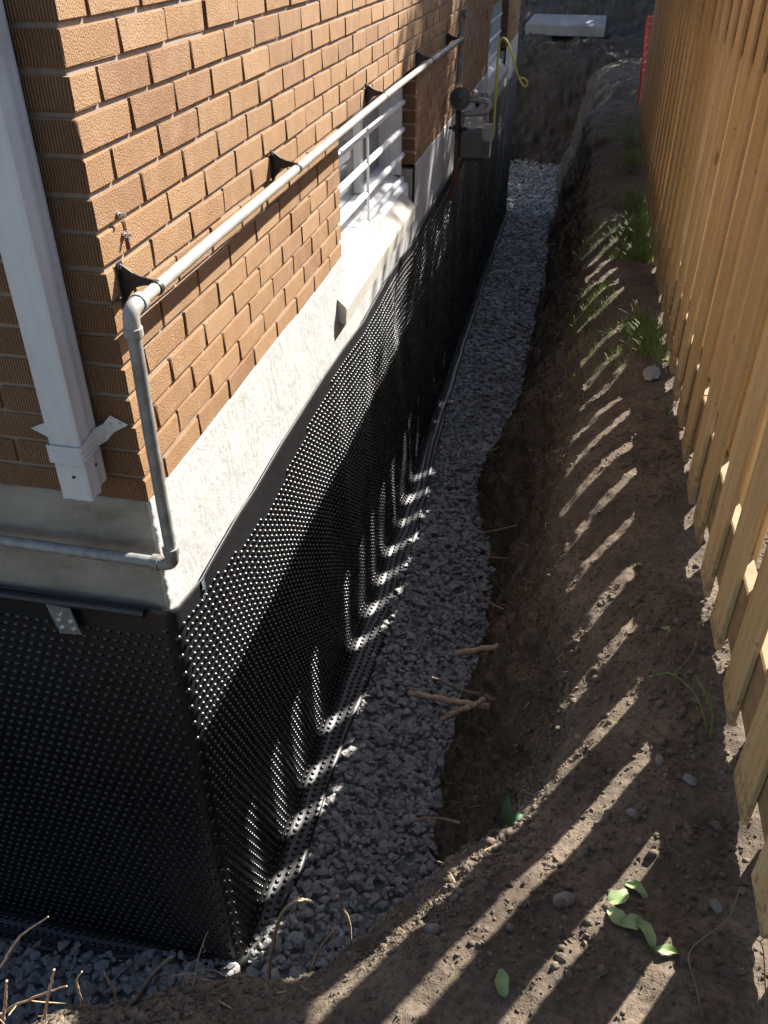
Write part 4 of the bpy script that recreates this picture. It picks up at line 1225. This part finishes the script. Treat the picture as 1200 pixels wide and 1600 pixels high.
tag(m_.build("dry_straw", M['straw'], None, True), "second dry grass stem leaning on the nearest fence board", "grass stem")
m_ = MB()
m_.tube(smooth_path([(1.335, .06, 1.44), (1.30, .14, 1.50), (1.245, .22, 1.49), (1.20, .25, 1.44)], 6), .0018, 5); m_.tube(smooth_path([(1.25, .22, 1.49), (1.30, .30, 1.50), (1.325, .40, 1.53)], 6), .0012, 5); m_.tube(smooth_path([(1.335, .06, 1.44), (1.325, .09, 1.52), (1.29, .16, 1.55)], 6), .0026, 5)
tag(m_.build("grass_stalk", M['grass'], None, True), "green grass stalk with a seed head between two boards", "grass stem")
GS = "pale stones lying half buried in the dark soil"
V0, F0 = ico()
for (x, y, s, lab) in ((1.211, -.036, .013, "pale pebble at the tip of the widest sun stripe"), (1.275, -.085, .016, "flat bluish stone on shaded soil between stripe and fence"), (1.150, -.188, .013, "small round grey pebble on shaded soil between two stripes"), (1.008, -.444, .022, "grey stone pair in the shade between the two nearest stripes"), (1.30, -.394, .016, "grey stone in the shade near the nearest boards"), (.76, -.545, .014, "bluish pebble low on the slope near the gravel"), (1.035, .085, .013, "grey pebble at the foot of a mid bank stripe"), (1.17, .60, .012, "pale pebble beside a mid bank stripe end")):
    V = V0 * (1 + rng.uniform(-.25, .25, (12, 1))) * np.array([1.2, .9, .55]) * s
    me_ = mesh_np("stone", V, F0, M['stone'], True); o = link("stone", me_, None, (x, y, on_ground(x, y) + s * .25)); o.rotation_euler = (0, 0, random.uniform(0, 6))
    tag(o, lab, "stone", GS)
# pale dried patch of concrete at the fence foot
mb = MB(); n = 26; V = [(0, 0, .012)]; 
for ring, (f, z) in enumerate(((.6, .010), (1, -.012))):
    for k in range(n):
        a = 2 * math.pi * k / n; r = (.055 + .018 * math.sin(a * 2 + 1) + random.uniform(-.006, .006)) * f
        V.append((r * .7 * math.cos(a), r * 2.2 * math.sin(a), z + random.uniform(-.003, .003)))
F = [(0, 1 + k, 1 + (k + 1) % n) for k in range(n)] + [(1 + k, 1 + n + k, 1 + n + (k + 1) % n, 1 + (k + 1) % n) for k in range(n)]
mb.add(V, F); o = mb.build("mortar_splash", M['slab'], None, True); o.location = (1.295, 2.30, on_ground(1.295, 2.30) + .004); o.scale = (.8, .75, .8)
tag(o, "flat pale grey patch of hardened mortar at the fence foot", "mortar")

# ------------------------------------------------------------------ trees beyond the fence (they shade the far end)
def tree(x, y, h, rad, z0, n, label, seed):
    r = np.random.default_rng(seed)
    t = thing("tree", label, "tree", (0, 0, 0), "trees beyond the fence")
    g = 1.42
    mb = MB(); mb.tube(smooth_path([(x, y, g - .2), (x + .03, y, g + h * .3), (x - .02, y + .05, g + h * .95)], 5), np.linspace(.09, .015, 11), 9)
    for _ in range(12):
        zz = g + h * r.uniform(.25, .85); a = r.uniform(0, 6.28); L = rad * .8
        mb.tube([(x, y, zz), (x + math.cos(a) * L * .5, y + math.sin(a) * L * .5, zz + .25), (x + math.cos(a) * L, y + math.sin(a) * L, zz + .6)], [.03, .02, .008], 6)
    mb.build("trunk", M['bark'], t, True)
    cc = r.normal(0, 1, (60, 3)); cc /= np.linalg.norm(cc, axis=1)[:, None]; cc *= r.uniform(.3, 1, (60, 1)) ** .5
    ctr = np.array([x, y, z0 + (g + h - z0) / 2]) + cc * np.array([rad, rad, (g + h - z0) / 2])
    i = r.integers(0, 60, n); p = ctr[i] + r.normal(0, .22, (n, 3))
    a = r.normal(0, 1, (n, 3)); a /= np.linalg.norm(a, axis=1)[:, None]; b = np.cross(a, r.normal(0, 1, (n, 3))); b /= np.linalg.norm(b, axis=1)[:, None]
    s = r.uniform(.05, .09, (n, 1))
    V = np.stack([p - a * s, p + b * s * .5, p + a * s, p - b * s * .5], 1).reshape(-1, 3)
    link("crown", mesh_np("crown", V, np.arange(4 * n).reshape(-1, 4), M['tree']), t)
for k, (x, y, h, rad, z0, n) in enumerate(((3.2, 8.75, 7.0, .16, 3.4, 1100), (3.3, 9.5, 7.0, .20, 3.2, 1700), (3.2, 10.4, 7.0, .30, 3.0, 3000), (3.4, 11.5, 7.2, .50, 2.8, 6000), (3.5, 12.6, 7.4, .8, 2.6, 9000), (3.4, 14.0, 7.6, 1.0, 2.2, 11000), (3.3, 15.9, 8, 1.1, 2.0, 12000), (3.4, 17.9, 8, 1.2, 1.8, 12000), (3.6, 20.2, 8.5, 1.3, 1.8, 12000), (3.7, 22.8, 8.5, 1.4, 1.8, 12000), (4.0, 25.5, 9, 1.5, 1.8, 12000))):
    tree(x, y, h, rad, z0, n, ("slimmest upright tree, first", "slim upright tree, second", "narrow leafy tree, third", "medium leafy tree, fourth", "fuller leafy tree, fifth", "broad leafy tree, sixth", "broad leafy tree, seventh", "broad leafy tree, eighth", "broad leafy tree, ninth", "broad leafy tree, tenth", "broadest leafy tree, last")[k] + " in the row beyond the fence", 100 + k)
# unseen trees added behind the photographer to darken the end wall and board edges
for k, (x, y, h, rad, z0, n) in enumerate(((-5.5, -8.0, 7.5, 2.0, 2.6, 9000), (-1.5, -9.0, 8.0, 2.2, 2.6, 9000), (2.8, -8.2, 7.5, 2.0, 2.6, 9000))):
    tree(x, y, h, rad, z0, n, ("added unseen tree in front of the house behind the photographer", "tallest added unseen tree behind the photographer", "added unseen tree on the fence side behind the photographer")[k], 300 + k)
for o in [o for o in sc.objects if str(o.get('label', '')).endswith("behind the photographer")]:
    o['group'] = "added unseen trees behind the photographer"
